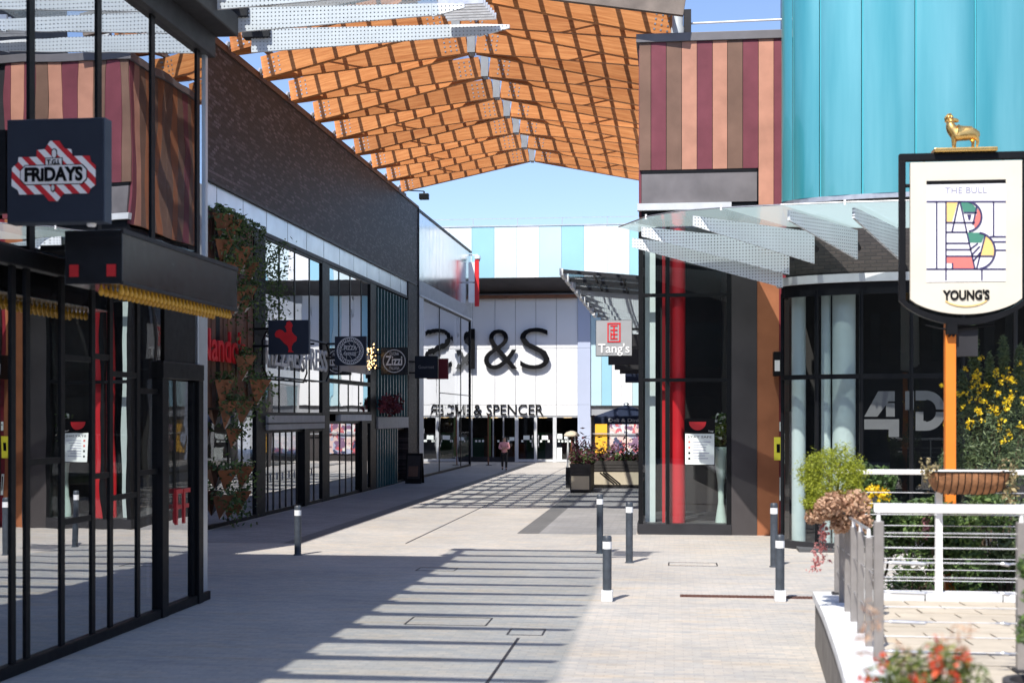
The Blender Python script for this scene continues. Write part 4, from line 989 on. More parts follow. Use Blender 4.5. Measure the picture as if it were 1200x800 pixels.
# west glazing of the corner
for a in (TY + .12, TY + 1.6, TY + 3.1, TY + 4.5): bx(tw, 'frame', 'black_metal', X0 - .01, X0 + .1, a, a + .1, .25, zg)
for a, b in ((TY + .22, TY + 1.6), (TY + 1.7, TY + 3.1), (TY + 3.2, TY + 4.5)): pane(tw, 'window_pane', 'shop_glass', (X0 + .03, a, .25), (X0 + .03, b, .25), (X0 + .03, b, zg), (X0 + .03, a, zg))
bx(tw, 'plinth', 'charcoal', X0 - .04, X0 + .16, TY + .2, 37.1, 0, .25)
bx(tw, 'column_panel', 'charcoal_panel', Xy(857, TY) + .002, Xy(887, TY), TY - .02, TY + .3, 0, q(830, 258).z)
bx(tw, 'copper_panel', 'copper_panel', Xy(887, TY) + .004, Xy(913, TY), TY, TY + .3, 0, zB2 - .01)
bx(tw, 'maroon_panel', 'deep_red', Xy(913, TY) + .004, Xy(921, TY), TY + .02, TY + .3, 0, zB2 - .01)
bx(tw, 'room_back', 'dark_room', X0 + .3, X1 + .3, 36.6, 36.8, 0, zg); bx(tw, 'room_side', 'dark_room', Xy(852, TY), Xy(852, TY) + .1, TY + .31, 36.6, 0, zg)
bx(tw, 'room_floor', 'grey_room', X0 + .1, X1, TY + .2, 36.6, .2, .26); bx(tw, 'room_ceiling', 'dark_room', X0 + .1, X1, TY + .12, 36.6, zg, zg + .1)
MB().lathe([(.185, .26), (.185, zg)], 20, (Xy(794, TY + .32), TY + .32, 0)).build('red_column', 'red_column', tw, smooth=True)
bx(tw, 'red_pipe', 'red', Xy(776, TY + .3), Xy(779.5, TY + .3), TY + .3, TY + .38, .26, zg)
bx(tw, 'pale_jamb', 'pale_column', Xy(756, TY + .4), Xy(768, TY + .4), TY + .4, TY + .5, .26, zg - .4)
# menu poster in the window
mp = thing('menu_poster', 'black and white menu poster with red emblem in the corner window', 'poster', q(820, 545))
a_, b_ = q(802, 490), q(838, 545)
bx(mp, 'board', 'print_black', a_.x, b_.x, TY - .012, TY + .02, b_.z, a_.z)
bx(mp, 'sheet', 'paper', a_.x + .02, b_.x - .02, TY - .018, TY - .012, b_.z + .02, a_.z - .36)
c_ = ((a_.x + b_.x) / 2, a_.z - .08)
MB().prism([(c_[0] - .05 + .2 * math.cos(t), TY - .02, c_[1] - .2 * abs(math.sin(t))) for t in [math.pi * k / 12 for k in range(13)]], (0, .006, 0)).build('emblem', 'red', mp)
letter(mp, 'STAY SAFE', .07, (c_[0], TY - .02, a_.z - .44), 'print_black', .003, fit=.56)
for k in range(7):
    bx(mp, 'text_line', 'print_grey', a_.x + .2, a_.x + .2 + random.uniform(.25, .42), TY - .021, TY - .018, a_.z - .56 - k * .065, a_.z - .545 - k * .065)
    if k % 2 == 0: bx(mp, 'bullet', 'print_red' if k < 3 else 'print_black', a_.x + .09, a_.x + .14, TY - .021, TY - .018, a_.z - .58 - k * .065, a_.z - .53 - k * .065)
letter(mp, 'Tangs', .05, (b_.x - .1, TY - .02, a_.z - .3), 'print_white', .003, fit=.12)
vs_ = thing('flower_vase', 'tall pale vase of white flowers and green stems inside the corner window', 'vase', (Xy(845, TY + .45), TY + .45, .26))
MB().lathe([(.14, 0), (.13, .1), (.07, .5), (.08, .9), (.16, 1.5), (.19, 1.75), (.17, 1.8)], 14, vs_.location).build('vase', 'vase', vs_, smooth=True)
fo, ff = MB(), MB()
for _ in range(220): fo.leaf(vs_.location + Vector((random.gauss(0, .1), random.gauss(0, .1), random.uniform(1.75, 2.6))), .16, .35)
for _ in range(40): ff.leaf(vs_.location + Vector((random.gauss(0, .11), random.gauss(-.05, .1), random.uniform(1.95, 2.6))), .09, .9)
fo.build('stems', 'leaf_mid', vs_); ff.build('flowers', 'petal_white', vs_)
# things on the tower wall
nb = thing('wall_box_sign', 'small black box sign bracketed off the corner beside the copper panel', 'sign', q(912, 440))
a_, b_ = q(905, 413), q(913, 441)
bx(nb, 'box', 'black_metal', a_.x, b_.x, TY - .5, TY - .1, b_.z, a_.z, .01); bx(nb, 'plate', 'print_white', a_.x + .02, b_.x - .02, TY - .51, TY - .5, a_.z - .45, a_.z - .2); bx(nb, 'bracket', 'black_metal', (a_.x + b_.x) / 2, b_.x + .08, TY - .2, TY + .05, b_.z + .2, b_.z + .26)
yn = thing('wall_notice', 'yellow notice fixed beside the copper panel', 'notice', q(911, 541))
bx(yn, 'sheet', 'yellow_notice', Xy(907, TY), Xy(917, TY), TY - .02, TY - .005, q(910, 539).z, q(910, 512).z); bx(yn, 'text_block', 'print_black', Xy(910, TY), Xy(914, TY), TY - .024, TY - .02, q(910, 530).z, q(910, 520).z)
for py0, py1 in ((494, 505), (559, 586)):
    z_ = thing('wall_notice', 'small white notice above the yellow notice' if py0 == 494 else 'narrow white notice below the yellow notice', 'notice', q(916, py1))
    bx(z_, 'sheet', 'paper', Xy(913.5, TY), Xy(917, TY), TY - .018, TY - .004, q(910, py1).z, q(910, py0).z); bx(z_, 'text_block', 'print_black', Xy(914.5, TY), Xy(916, TY), TY - .021, TY - .018, q(910, py1 - 6).z, q(910, py0 + 3).z)
# roof furniture
rp = thing('roof_post', 'pale round steel post and dark box on top of the striped tower', 'post', (Xy(794, TY + .5), TY + .5, zC))
MB().lathe([(.16, zC), (.16, zC + .25), (.13, zC + .32), (.13, 15.2)], 14, (Xy(794, TY + .5), TY + .5, 0)).build('post', 'light_grey', rp, smooth=True)
bx(rp, 'box', 'charcoal', Xy(801, TY + .6), Xy(810, TY + .6), TY + .55, TY + .85, zC, zC + .72)
gr = thing('roof_guardrail', 'thin pale guard wire along the top of the striped tower', 'guardrail', (2, 33, zC))
MB().tube([(Xy(810, TY + .6), TY + .7, q(810, 18).z), (X1 + .5, TY + .7, q(912, 13).z)], .025, 6).build('wire', 'white_paint', gr)
bx(gr, 'post', 'steel', X1 + .45, X1 + .5, TY + .67, TY + .72, zC, q(912, 13).z + .03)

def weld(mb):
    """merge coincident points so smooth shading runs across the strip"""
    key, nv, idx = {}, [], []
    for v in mb.v:
        k_ = (round(v.x, 4), round(v.y, 4), round(v.z, 4))
        if k_ not in key: key[k_] = len(nv); nv.append(v)
        idx.append(key[k_])
    mb.f = [tuple(idx[i] for i in f) for f in mb.f]; mb.v = nv
    mb.f = [f for f in mb.f if len(set(f)) == len(f)]
    return mb
# ================================================================== TEAL DRUM
DX, DY, DA, DB = 6.15, 29.75, 3.85, 1.3
def ell(phi, e=0.0): return Vector((DX + (DA + e) * math.sin(phi), DY - (DB + e) * math.cos(phi), 0))
dm = thing('teal_drum', 'curved teal glass drum above a dark glazed rounded shopfront', 'building', (DX, DY + 2, 0))
zb_, zt_ = 7.35, 15.5
st = R(17.6)
for k in range(-5, 6):
    mb = MB(); n = 10; pr = None
    for j in range(n + 1):
        ph = max(st * (k + j / n) - st * .1 + (.006 if j == 0 else -.006 if j == n else 0), -R(96))
        a = ell(ph, .045 * math.sin(math.pi * j / n) ** .8)
        if pr is not None: mb.quad((pr.x, pr.y, zb_), (a.x, a.y, zb_), (a.x, a.y, zt_), (pr.x, pr.y, zt_))
        pr = a
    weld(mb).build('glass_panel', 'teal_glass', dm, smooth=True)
    c = ell(st * (k) - st * .1, -.02)
    if abs(st * k - st * .1) < R(92): MB().bar((c.x, c.y, zb_), (c.x, c.y, zt_), .03, .05, (0, 1, 0)).build('panel_joint', 'teal_joint', dm)
def curved(par, name, mat, z0, z1, e0, e1, p0=-100, p1=100, n=40, smooth=True):
    mb = MB()
    for j in range(n):
        a, b = R(p0 + (p1 - p0) * j / n), R(p0 + (p1 - p0) * (j + 1) / n)
        A0, A1, B0, B1 = ell(a, e0), ell(a, e1), ell(b, e0), ell(b, e1)
        mb.hexa([(A1.x, A1.y, z0), (B1.x, B1.y, z0), (B0.x, B0.y, z0), (A0.x, A0.y, z0), (A1.x, A1.y, z1), (B1.x, B1.y, z1), (B0.x, B0.y, z1), (A0.x, A0.y, z1)])
    return mb.build(name, mat, par)
curved(dm, 'base_rail', 'steel', zb_ - .1, zb_, -.1, .03)
curved(dm, 'brick_band', 'dark_brick', 5.75, zb_ - .1, -.3, -.1)
curved(dm, 'head_rail', 'light_grey', 5.55, 5.72, -.1, .12)
curved(dm, 'head_frame', 'black_metal', 5.3, 5.55, -.08, .02)
curved(dm, 'plinth', 'charcoal', 0, .16, -.1, .04)
curved(dm, 'transom', 'black_metal', 3.56, 3.66, -.05, .03)
curved(dm, 'soffit', 'charcoal', 5.72, 5.78, -1.2, -.1)
def phi_of(px):
    best = min(range(-900, 901), key=lambda i: abs((lambda e: (600 + F * (C_ * e.x + S_ * e.y) / (-S_ * e.x + C_ * e.y)))(ell(R(i / 10))) - px) + (1000 if ell(R(i / 10)).y > DY else 0))
    return R(best / 10)
mph = [-R(88)] + [phi_of(p) for p in (957, 1009, 1068, 1128, 1190)] + [R(40), R(62), R(88)]
for a, b in zip(mph[:-1], mph[1:]):
    for z0, z1 in ((.16, 3.56), (3.66, 5.3)):
        mb = MB(); n = 5
        for j in range(n):
            p, r_ = ell(a + (b - a) * j / n), ell(a + (b - a) * (j + 1) / n)
            mb.quad((p.x, p.y, z0), (r_.x, r_.y, z0), (r_.x, r_.y, z1), (p.x, p.y, z1))
        mb.build('window_pane', 'curved_glass', dm, smooth=True)
for a in mph:
    c = ell(a, .0); MB().tube([(c.x, c.y, .16), (c.x, c.y, 5.4)], .045, 6).build('mullion', 'black_metal', dm)
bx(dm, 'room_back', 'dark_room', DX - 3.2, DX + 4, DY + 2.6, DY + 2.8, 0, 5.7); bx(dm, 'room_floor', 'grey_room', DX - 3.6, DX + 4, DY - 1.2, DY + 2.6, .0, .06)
for px, r_, yy in ((936, .15, DY + .15), (968, .1, DY - .2), (989, .24, DY - .3)):
    MB().lathe([(r_, .06), (r_, 5.7)], 18, (Xy(px, yy), yy, 0)).build('inner_column', 'pale_column', dm, smooth=True)
bx(dm, 'core', 'charcoal', DX - DA + .5, DX + DA + 8, DY + .3, DY + 7, 5.8, zt_); bx(dm, 'side_wall', 'dark_brick', DX + DA, DX + DA + 9, DY, DY + .3, 0, 5.8)
bx(dm, 'room_side', 'dark_room', DX - DA + .2, DX - DA + .3, DY + .6, DY + 2.6, 0, 5.7)
# 4D lettering on the curved glass (stencil cut)
def on_glass(pp):
    out_ = []
    for px, py in pp:
        p = atY(px, py, DY - DB - .05); x = p.x
        out_.append(Vector((x, DY - (DB + .02) * math.sqrt(max(0, 1 - ((x - DX) / (DA + .02)) ** 2)), p.z)))
    return out_
def halfring(cx, cy, rx0, ry0, th, a0, a1, n=8):
    o1 = [(cx + rx0 * math.cos(R(a0 + (a1 - a0) * k / n)), cy - ry0 * math.sin(R(a0 + (a1 - a0) * k / n))) for k in range(n + 1)]
    o2 = [(cx + (rx0 - th) * math.cos(R(a0 + (a1 - a0) * k / n)), cy - (ry0 - th) * math.sin(R(a0 + (a1 - a0) * k / n))) for k in range(n + 1)]
    return [[o1[k], o1[k + 1], o2[k + 1], o2[k]] for k in range(n)]
st4 = [[[(1031, 458), (1050, 458), (1050, 470), (1043, 470), (1030, 488), (1015, 488)], [(1040, 472), (1050, 472), (1050, 488), (1040, 488)]], [[(1015, 491), (1055, 491), (1055, 512), (1043, 512), (1043, 503), (1015, 503)]],
       [[(1062, 458), (1072, 458), (1072, 480), (1062, 480)]], [[(1074, 457.5), (1086, 457.5), (1086, 469), (1074, 469)]] + halfring(1086, 479.5, 22, 22, 10.5, 90, 0), [[(1074, 482), (1083, 482), (1083, 493), (1086, 493), (1086, 504.5), (1074, 504.5)]] + halfring(1086, 482.5, 22, 22, 10.5, 0, -90)]
for grp in st4:
    mb = MB()
    for pp in grp: mb.prism(on_glass(pp), (0, -.004, 0))
    mb.build('glass_lettering', 'stencil_grey', dm)

# canopy of fins wrapped round tower and drum
c3 = thing('fin_canopy', 'leaf shaped glass canopy on white perforated fins wrapping the tower corner', 'canopy', (2, 29, 6))
def fin(par, tip, r_top, r_bot, mat='perforated_white', th=.05, tipd=.2):
    """plate from a deep root to a thin tip, built in its own frame"""
    tip, r_top, r_bot = Vector(tip), Vector(r_top), Vector(r_bot)
    x = (tip - r_top); x.z = 0; L = x.length; x.normalize(); z = Vector((0, 0, 1)); y = z.cross(x)
    dz = tip.z - r_top.z; rb_ = r_bot.z - r_top.z
    mb = MB().prism([(0, -th / 2, rb_), (L, -th / 2, dz - tipd), (L, -th / 2, dz), (0, -th / 2, 0)], (0, th, 0))
    o = mb.build('fin', mat, None); o.parent = par; o.rotation_mode = 'QUATERNION'
    o.rotation_quaternion = Matrix((x, y, z)).transposed().to_quaternion(); o.location = r_top - Vector(par.location)
    return o
# (tip px,py,Y) (root top px,py) (root bottom py) root Y
fl_ = [((741, 279, 29.6), (917, 300, 337, 28.9)), ((752, 266, 28.9), (925, 283, 322, 28.6)), ((812, 253, 27.5), (954, 272, 309, 28.2)),
       ((924, 246, 26.4), (1004, 270, 304, 27.9)), ((1000, 243, 26.0), (1056, 270, 306, 27.9)), ((1075, 241, 25.9), (1110, 270, 306, 27.9)), ((1150, 240, 25.9), (1165, 270, 306, 27.9))]
tips, roots = [], []
for (tp, rt) in fl_:
    tip = atY(*tp); a = atY(rt[0], rt[1], rt[3]); b = atY(rt[0], rt[2], rt[3]); b.x, b.y = a.x, a.y
    fin(c3, tip, a, b); tips.append(tip); roots.append(a)
    MB().tube([a - Vector((.02, 0, .25)), Vector((a.x + .1, a.y + .5, a.z - .3))], .06, 6).build('fixing', 'charcoal', c3)
up_ = Vector((0, 0, .05))
outer = [atY(px, py, Y) for px, py, Y in ((725, 266, 30.4), (757, 254, 28.8), (797, 247, 27.8), (845, 243.5, 27.0), (915, 240, 26.3), (990, 237, 25.9), (1062, 235, 25.6), (1130, 234, 25.5), (1175, 234, 25.5))]
inner = [atY(748, 272, 31.6), atY(770, 266, TY - .1), atY(810, 265, TY - .1), atY(860, 266, TY - .1), atY(925, 266, 29.6), roots[3] + up_, roots[4] + up_, roots[5] + up_, roots[6] + up_]
for k in range(8): MB().quad(outer[k], outer[k + 1], inner[k + 1], inner[k]).build('glass_panel', 'frit_glass', c3)
MB().tube(outer, .014, 6).build('edge_trim', 'steel', c3)
for p in outer[1::2]: MB().tube([p - up_, p + up_], .022, 6).build('stud', 'white_paint', c3)

# ================================================================== BOLLARDS
def bollard(px, py, ptop, label, white=False):
    g = gnd(px, py); h = atY(px, ptop, g.y).z; g.z = 0
    t = thing('bollard', label, 'bollard', g, 0, 'bollards across the square'); r = .068
    MB().lathe([(r, .0 if not white else .16), (r, h - .2)], 20, g).build('post', 'bollard_paint', t, smooth=True)
    MB().lathe([(r + .002, h - .2), (r + .002, h - .09)], 20, g).build('band', 'reflective_band', t, smooth=True)
    MB().lathe([(r, h - .09), (r, h - .02), (r - .012, h - .003), (r - .03, h)], 20, g).build('cap', 'bollard_paint', t, smooth=True)
    if white: MB().box(g.x - .085, g.x + .085, g.y - .085, g.y + .085, 0, .17).build('base_sleeve', 'coping', t, bevel=.01)
    else: MB().lathe([(r + .02, 0), (r + .02, .012), (r + .004, .02)], 20, g).build('collar', 'bollard_paint', t)
    return t
bollard(349, 650, 592, 'dark bollard standing alone near the restaurant entrance')
bollard(703, 648, 579, 'dark bollard without a white foot farthest from the drain, beside the paving border')
bollard(737.5, 659, 588, 'dark bollard in front of the red column window')
bollard(711.5, 704, 627, 'dark bollard with white foot, away from the drain grating', True)
bollard(907, 664, 589, 'dark bollard in front of the copper panel')
bollard(914, 704, 626, 'dark bollard with pale foot standing on the drain grating', True)

# ================================================================== PERSON
def skinned(name, mat, verts, edges, parent, sub=2, root=0):
    me = bpy.data.meshes.new(name); me.from_pydata([v[:3] for v in verts], edges, []); me.update()
    o = bpy.data.objects.new(name, me); C.objects.link(o)
    md = o.modifiers.new('skin', 'SKIN'); sk = me.skin_vertices[0].data
    for i, v in enumerate(verts):
        rx = v[3]; ry = v[4] if len(v) > 4 else rx
        sk[i].radius = (rx, ry); sk[i].use_root = (i == root)
    s = o.modifiers.new('sub', 'SUBSURF'); s.levels = sub; s.render_levels = sub
    dg = bpy.context.evaluated_depsgraph_get(); dg.update()
    m2 = bpy.data.meshes.new_from_object(o.evaluated_get(dg)); bpy.data.objects.remove(o)
    m2.materials.clear(); m2.materials.append(MATS[mat])
    for p in m2.polygons: p.use_smooth = True
    o = bpy.data.objects.new(name, m2); C.objects.link(o); o.parent = parent
    return o
pe = thing('person', 'person in pink jacket and black trousers walking with arms folded near the store doors', 'person', gnd(591, 550.5), R(6))
# pelvis, spine, neck, head, arms bent across the chest, legs in stride (faces -Y)
V = [(0, 0, .92, .13, .10), (0, 0, 1.15, .13, .10), (0, -.01, 1.36, .16, .10), (0, 0, 1.46, .055), (0, -.02, 1.52, .075, .085), (0, -.02, 1.60, .085, .10), (0, -.01, 1.675, .05, .06),
     (.18, 0, 1.38, .06), (.24, -.03, 1.12, .048), (.08, -.22, 1.14, .038), (-.04, -.25, 1.18, .03),
     (-.18, 0, 1.38, .06), (-.24, -.03, 1.12, .048), (-.08, -.20, 1.10, .038), (.05, -.23, 1.12, .03),
     (.09, 0, .86, .09), (.10, -.10, .47, .062), (.10, -.06, .08, .045), (.10, -.20, .035, .035, .03),
     (-.09, 0, .86, .09), (-.10, .05, .48, .062), (-.10, .24, .13, .045), (-.10, .13, .035, .035, .03), (0, -.13, 1.585, .016)]
E_ = [(0, 1), (1, 2), (2, 3), (3, 4), (4, 5), (5, 6), (2, 7), (7, 8), (8, 9), (9, 10), (2, 11), (11, 12), (12, 13), (13, 14), (0, 15), (15, 16), (16, 17), (17, 18), (0, 19), (19, 20), (20, 21), (21, 22), (5, 23)]
body = skinned('body', 'skin', V, E_, pe)
J = [(0, 0, .84, .165, .135), (0, 0, 1.15, .16, .13), (0, -.01, 1.36, .185, .125), (.19, 0, 1.37, .085), (.25, -.03, 1.12, .07), (.09, -.22, 1.14, .055), (-.19, 0, 1.37, .085), (-.25, -.03, 1.12, .07), (-.09, -.20, 1.10, .055), (0, 0, 1.45, .08)]
skinned('jacket', 'pink_jacket', J, [(0, 1), (1, 2), (2, 3), (3, 4), (4, 5), (2, 6), (6, 7), (7, 8), (2, 9)], pe)
T_ = [(0, 0, .9, .14, .11), (.09, 0, .84, .10), (.10, -.10, .47, .075), (.10, -.06, .10, .058), (-.09, 0, .84, .10), (-.10, .05, .48, .075), (-.10, .24, .15, .058)]
skinned('trousers', 'black_cloth', T_, [(0, 1), (1, 2), (2, 3), (0, 4), (4, 5), (5, 6)], pe)
skinned('shoe', 'black_cloth', [(.10, -.04, .05, .05, .05), (.10, -.20, .04, .045, .04), (.10, -.24, .035, .03, .03)], [(0, 1), (1, 2)], pe, 1)
skinned('shoe', 'black_cloth', [(-.10, .24, .09, .05, .05), (-.10, .12, .045, .045, .04), (-.10, .08, .035, .03, .03)], [(0, 1), (1, 2)], pe, 1)
skinned('hair', 'hair', [(0, .03, 1.70, .075), (0, .05, 1.62, .10), (0, .07, 1.52, .07), (0, .07, 1.42, .04)], [(0, 1), (1, 2), (2, 3)], pe)
for sx, px_ in ((1, -.04), (-1, .05)):
    mb = MB()
    for k in range(5): mb.tube([(px_ - sx * .02, -.25, 1.19 - k * .016), (px_ - sx * .06, -.265, 1.185 - k * .016), (px_ - sx * (.085 - abs(k - 1.5) * .006), -.255, 1.18 - k * .016)], [.009, .008, .006], 5)
    mb.build('fingers', 'skin', pe, world=False)
for sx in (-1, 1): MB().lathe([(.001, -.012), (.012, 0), (.001, .012)], 6, (sx * .032, -.115, 1.61)).build('eye', 'print_black', pe, world=False)

# ================================================================== STREET PLANTERS, UMBRELLA, HEATER
def trough(name, label, p0, p1, depth, h, seed, mats):
    """box planter, front edge p0->p1 on the ground, extending back by depth"""
    random.seed(seed)
    p0, p1 = Vector((p0[0], p0[1], 0)), Vector((p1[0], p1[1], 0)); d = (p1 - p0); L = d.length; d.normalize(); nrm = Vector((-d.y, d.x, 0))
    t = thing(name, label, 'planter', (p0 + p1) / 2 + nrm * depth / 2, 0, 'planters round the seating area')
    def pt(a, b, z): return p0 + d * a + nrm * b + Vector((0, 0, z))
    def hb(a0, a1, b0, b1, z0, z1, nm, mt):
        return MB().hexa([pt(a0, b0, z0), pt(a1, b0, z0), pt(a1, b1, z0), pt(a0, b1, z0), pt(a0, b0, z1), pt(a1, b0, z1), pt(a1, b1, z1), pt(a0, b1, z1)]).build(nm, mt, t)
    hb(0, L, 0, depth, .06, h - .06, 'box', 'planter_slat')
    hb(.02, L - .02, .02, depth - .02, 0, .06, 'foot', 'black_metal')
    n = max(2, int(L / .3))
    hb(.05, L - .05, -.02, -.002, .12, h * .58, 'front_panel', 'planter_cream')
    for k in range(3): hb(0, L, -.03, -.002, h * .62 + k * .12, h * .62 + k * .12 + .1, 'slat', 'planter_slat')
    hb(-.02, L + .02, -.03, .05, h - .06, h, 'rim', 'planter_slat'); hb(-.02, L + .02, depth - .05, depth + .02, h - .06, h, 'rim', 'planter_slat')
    hb(.03, L - .03, .05, depth - .05, h - .1, h - .03, 'soil', 'soil')
    if L > 1.2:
        for k in range(3):
            a = L * .12 + k * .12
            MB().bar(pt(a, -.03, h * .56), pt(a + .55, -.03, .14), .05, .012, (0, 1, 0)).build('stripe', 'print_black', t)
    for mt, cnt, sz, hgt in mats:
        mb = MB()
        for _ in range(cnt):
            a = random.uniform(.02, L - .02); c = pt(a, random.uniform(.05, depth - .05), h); z = abs(random.gauss(0, hgt * .5))
            mb.leaf(c + Vector((random.gauss(0, .05), random.gauss(0, .05), z)), sz, .28)
        mb.build('plants', mt, t)
    return t
pm = [('leaf_mid', 420, .2, .45), ('leaf_purple', 420, .24, .8), ('leaf_pink', 120, .14, .5)]
trough('trough_planter', 'dark slatted planter standing end on with spiky purple plants', gnd(668, 577)[:2], (gnd(668, 577).x + .75, gnd(668, 577).y), 2.3, 1.05, 3, pm)
trough('trough_planter', 'long cream fronted planter with black diagonal stripes and mixed plants', gnd(694.5, 571)[:2], (gnd(694.5, 571).x + 2.4, gnd(694.5, 571).y), .7, 1.05, 4, pm + [('petal_white', 40, .12, .5)])
random.seed(11)
um = thing('umbrella', 'navy parasol lettered Deli and Dining over the seating area', 'umbrella', (Xy(734, 58), 58, 0))
l = Vector(um.location)
MB().lathe([(.03, 0), (.03, 3.05)], 10, l).build('pole', 'black_metal', um); MB().lathe([(.3, 0), (.3, .06), (.05, .1)], 14, l).build('base', 'charcoal', um)
ze, zp = 2.78, 3.28; R_ = 1.28
pts = [(l.x + R_ * sx, l.y + R_ * sy, ze) for sx, sy in ((-1, -1), (1, -1), (1, 1), (-1, 1))]
mb = MB()
for k in range(4): mb.tri(pts[k], pts[(k + 1) % 4], (l.x, l.y, zp))
mb.build('canopy', 'navy_canvas', um)
mb = MB()
for k in range(4):
    a, b = Vector(pts[k]), Vector(pts[(k + 1) % 4]); mb.quad(a, b, b - Vector((0, 0, .32)), a - Vector((0, 0, .32)))
mb.build('valance', 'navy_canvas', um)
for p in pts: MB().tube([p, (l.x, l.y, zp - .05)], .015, 5).build('rib', 'steel', um)
MB().lathe([(.14, 0), (.1, .07), (.02, .1)], 10, (l.x, l.y, zp - .02)).build('finial', 'steel', um)
letter(um, 'Deli & Dining', .2, (l.x + .05, l.y - R_ - .012, ze - .17), 'print_white', .004, .003, fit=1.5)
ht = thing('patio_heater', 'tall capped patio heater with upright white tubes beside the purple planter', 'heater', (Xy(670, 53), 53, 0))
l = Vector(ht.location)
bx(ht, 'base', 'charcoal', l.x - .22, l.x + .22, l.y - .22, l.y + .22, 0, .8, .02)
for sx in (-1, 0, 1):
    for sy in (-1, 1): MB().tube([(l.x + sx * .17, l.y + sy * .17, .8), (l.x + sx * .13, l.y + sy * .13, 2.0)], .03, 6).build('tube', 'white_paint' if sx else 'rust_timber', ht)
MB().lathe([(.30, 2.0), (.31, 2.05), (.22, 2.16), (.05, 2.22)], 14, (l.x, l.y, 0)).build('cap', 'planter_cream', ht, smooth=True)
sp_ = thing('banner_post', 'slim brown post with a green strip standing before the store doors', 'post', gnd(573, 545))
l = Vector(sp_.location)
bx(sp_, 'post', 'rust_timber', l.x - .07, l.x + .0, l.y - .05, l.y + .05, 0, 2.9); bx(sp_, 'strip', 'leaf_mid', l.x + .0, l.x + .1, l.y - .03, l.y + .03, .5, 2.75); bx(sp_, 'foot', 'charcoal', l.x - .16, l.x + .16, l.y - .16, l.y + .16, 0, .03)

# ================================================================== TERRACE (right foreground)
def zf(y): return .62 + (16.9 - y) * .03
OUT = [(1.70, 16.9), (1.58, 14.6), (1.40, 11.9), (1.22, 9.5), (1.0, 6.5), (.85, 4.5)]
te = struct(MB().prism([(x, y, 0) for x, y in OUT] + [(9, 4.5, 0), (9, 16.9, 0)], (0, 0, .001)).build('terrace', 'slab_base')); te.location = (0, 0, .001)
mb = MB()
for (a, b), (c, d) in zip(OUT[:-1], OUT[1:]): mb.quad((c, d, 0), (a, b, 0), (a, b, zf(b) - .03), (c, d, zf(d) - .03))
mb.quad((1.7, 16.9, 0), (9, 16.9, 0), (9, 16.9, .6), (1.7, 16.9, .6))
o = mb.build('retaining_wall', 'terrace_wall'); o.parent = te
MB().quad((1.75, 16.6, zf(16.6) - .06), (.9, 4.5, zf(4.5) - .06), (9, 4.5, zf(4.5) - .06), (9, 16.6, zf(16.6) - .06)).build('terrace_bed', 'slab_base').parent = te
# coping stones along the edge
def outx(y):
    for (a, b), (c, d) in zip(OUT[:-1], OUT[1:]):
        if d <= y <= b: return c + (a - c) * (y - d) / (b - d)
    return OUT[-1][0]
y = 16.9
while y > 4.7:
    y2 = y - .93
    a, b = outx(y), outx(y2); w0 = .34
    o = MB().hexa([(b - .03, y2 + .008, zf(y2) - .05), (b + w0, y2 + .008, zf(y2) - .05), (a + w0, y - .008, zf(y) - .05), (a - .03, y - .008, zf(y) - .05), (b - .03, y2 + .008, zf(y2) + .05), (b + w0, y2 + .008, zf(y2) + .05), (a + w0, y - .008, zf(y) + .05), (a - .03, y - .008, zf(y) + .05)]).build('coping_stone', 'coping', bevel=.008)
    o.parent = te; y = y2 - .002
x = 2.06
while x < 8:
    o = MB().box(x + .006, x + .88, 16.6, 16.92, .56, .70).build('coping_stone', 'coping', bevel=.008); o.parent = te; x += .89
# slabs
y = 16.58
row = 0
while y > 4.8:
    x = 2.06 - (.3 if row % 2 else 0); dy = .42
    while x < 6.2:
        x0_ = max(x, outx(y) + .345, outx(y - dy) + .345); x1_ = x + .62
        if x1_ - x0_ > .1:
            e = random.uniform(-.003, .003)
            za, zb2 = zf(y - dy) - .045 + e, zf(y) - .045 + e
            o = MB().hexa([(x0_ + .006, y - dy + .006, za - .02), (x1_ - .006, y - dy + .006, za - .02), (x1_ - .006, y - .006, zb2 - .02), (x0_ + .006, y - .006, zb2 - .02),
                           (x0_ + .006, y - dy + .006, za + .03), (x1_ - .006, y - dy + .006, za + .03), (x1_ - .006, y - .006, zb2 + .03), (x0_ + .006, y - .006, zb2 + .03)]).build('paving_slab', 'terrace_slab')
            o.parent = te
        x += .63
    y -= dy + .006; row += 1

# railings
NY, FYR = 11.2, 16.72
zr = atY(1100, 596, NY).z; zr2 = atY(1100, 553, FYR).z
XL0, XR0 = Xy(1024, NY), Xy(1200, NY) + .4
XL2 = 1.90
rg = thing('terrace_railing', 'white topped railing with grey posts and tension wires round the terrace', 'railing', (1.8, 13, .7))
MB().box(XL0, XR0, NY - .03, NY + .03, zr - .035, zr + .035).build('handrail', 'white_paint', rg, bevel=.012)
MB().box(XL2, 8, FYR - .03, FYR + .03, zr2 - .03, zr2 + .03).build('handrail', 'white_paint', rg, bevel=.012)
def post(x, y, z1, mat='grey_post', wd=.06):
    z0 = zf(y) - .02 if y < 16.55 else .68
    MB().box(x - wd / 2, x + wd / 2, y - wd / 2, y + wd / 2, z0, z1 - .1).build('post', mat, rg, bevel=.006)
    MB().lathe([(.018, z1 - .1), (.014, z1 - .03)], 8, (x, y, 0)).build('stem', 'white_paint', rg)
    MB().box(x - .06, x + .06, y - .06, y + .06, z0 + .005, z0 + .03).build('base_plate', 'charcoal', rg)
nx = [Xy(1029.5, NY), Xy(1197, NY)]
for x in nx: post(x, NY, zr, wd=.075)
ysd = [16.55, 15.65, 14.75, 13.85, 12.95, 12.05]
def rx(y): return XL0 + .03 + (XL2 - XL0) * (y - NY) / (FYR - NY)
def rz_(y): return zr + (zr2 - zr) * (y - NY) / (FYR - NY)
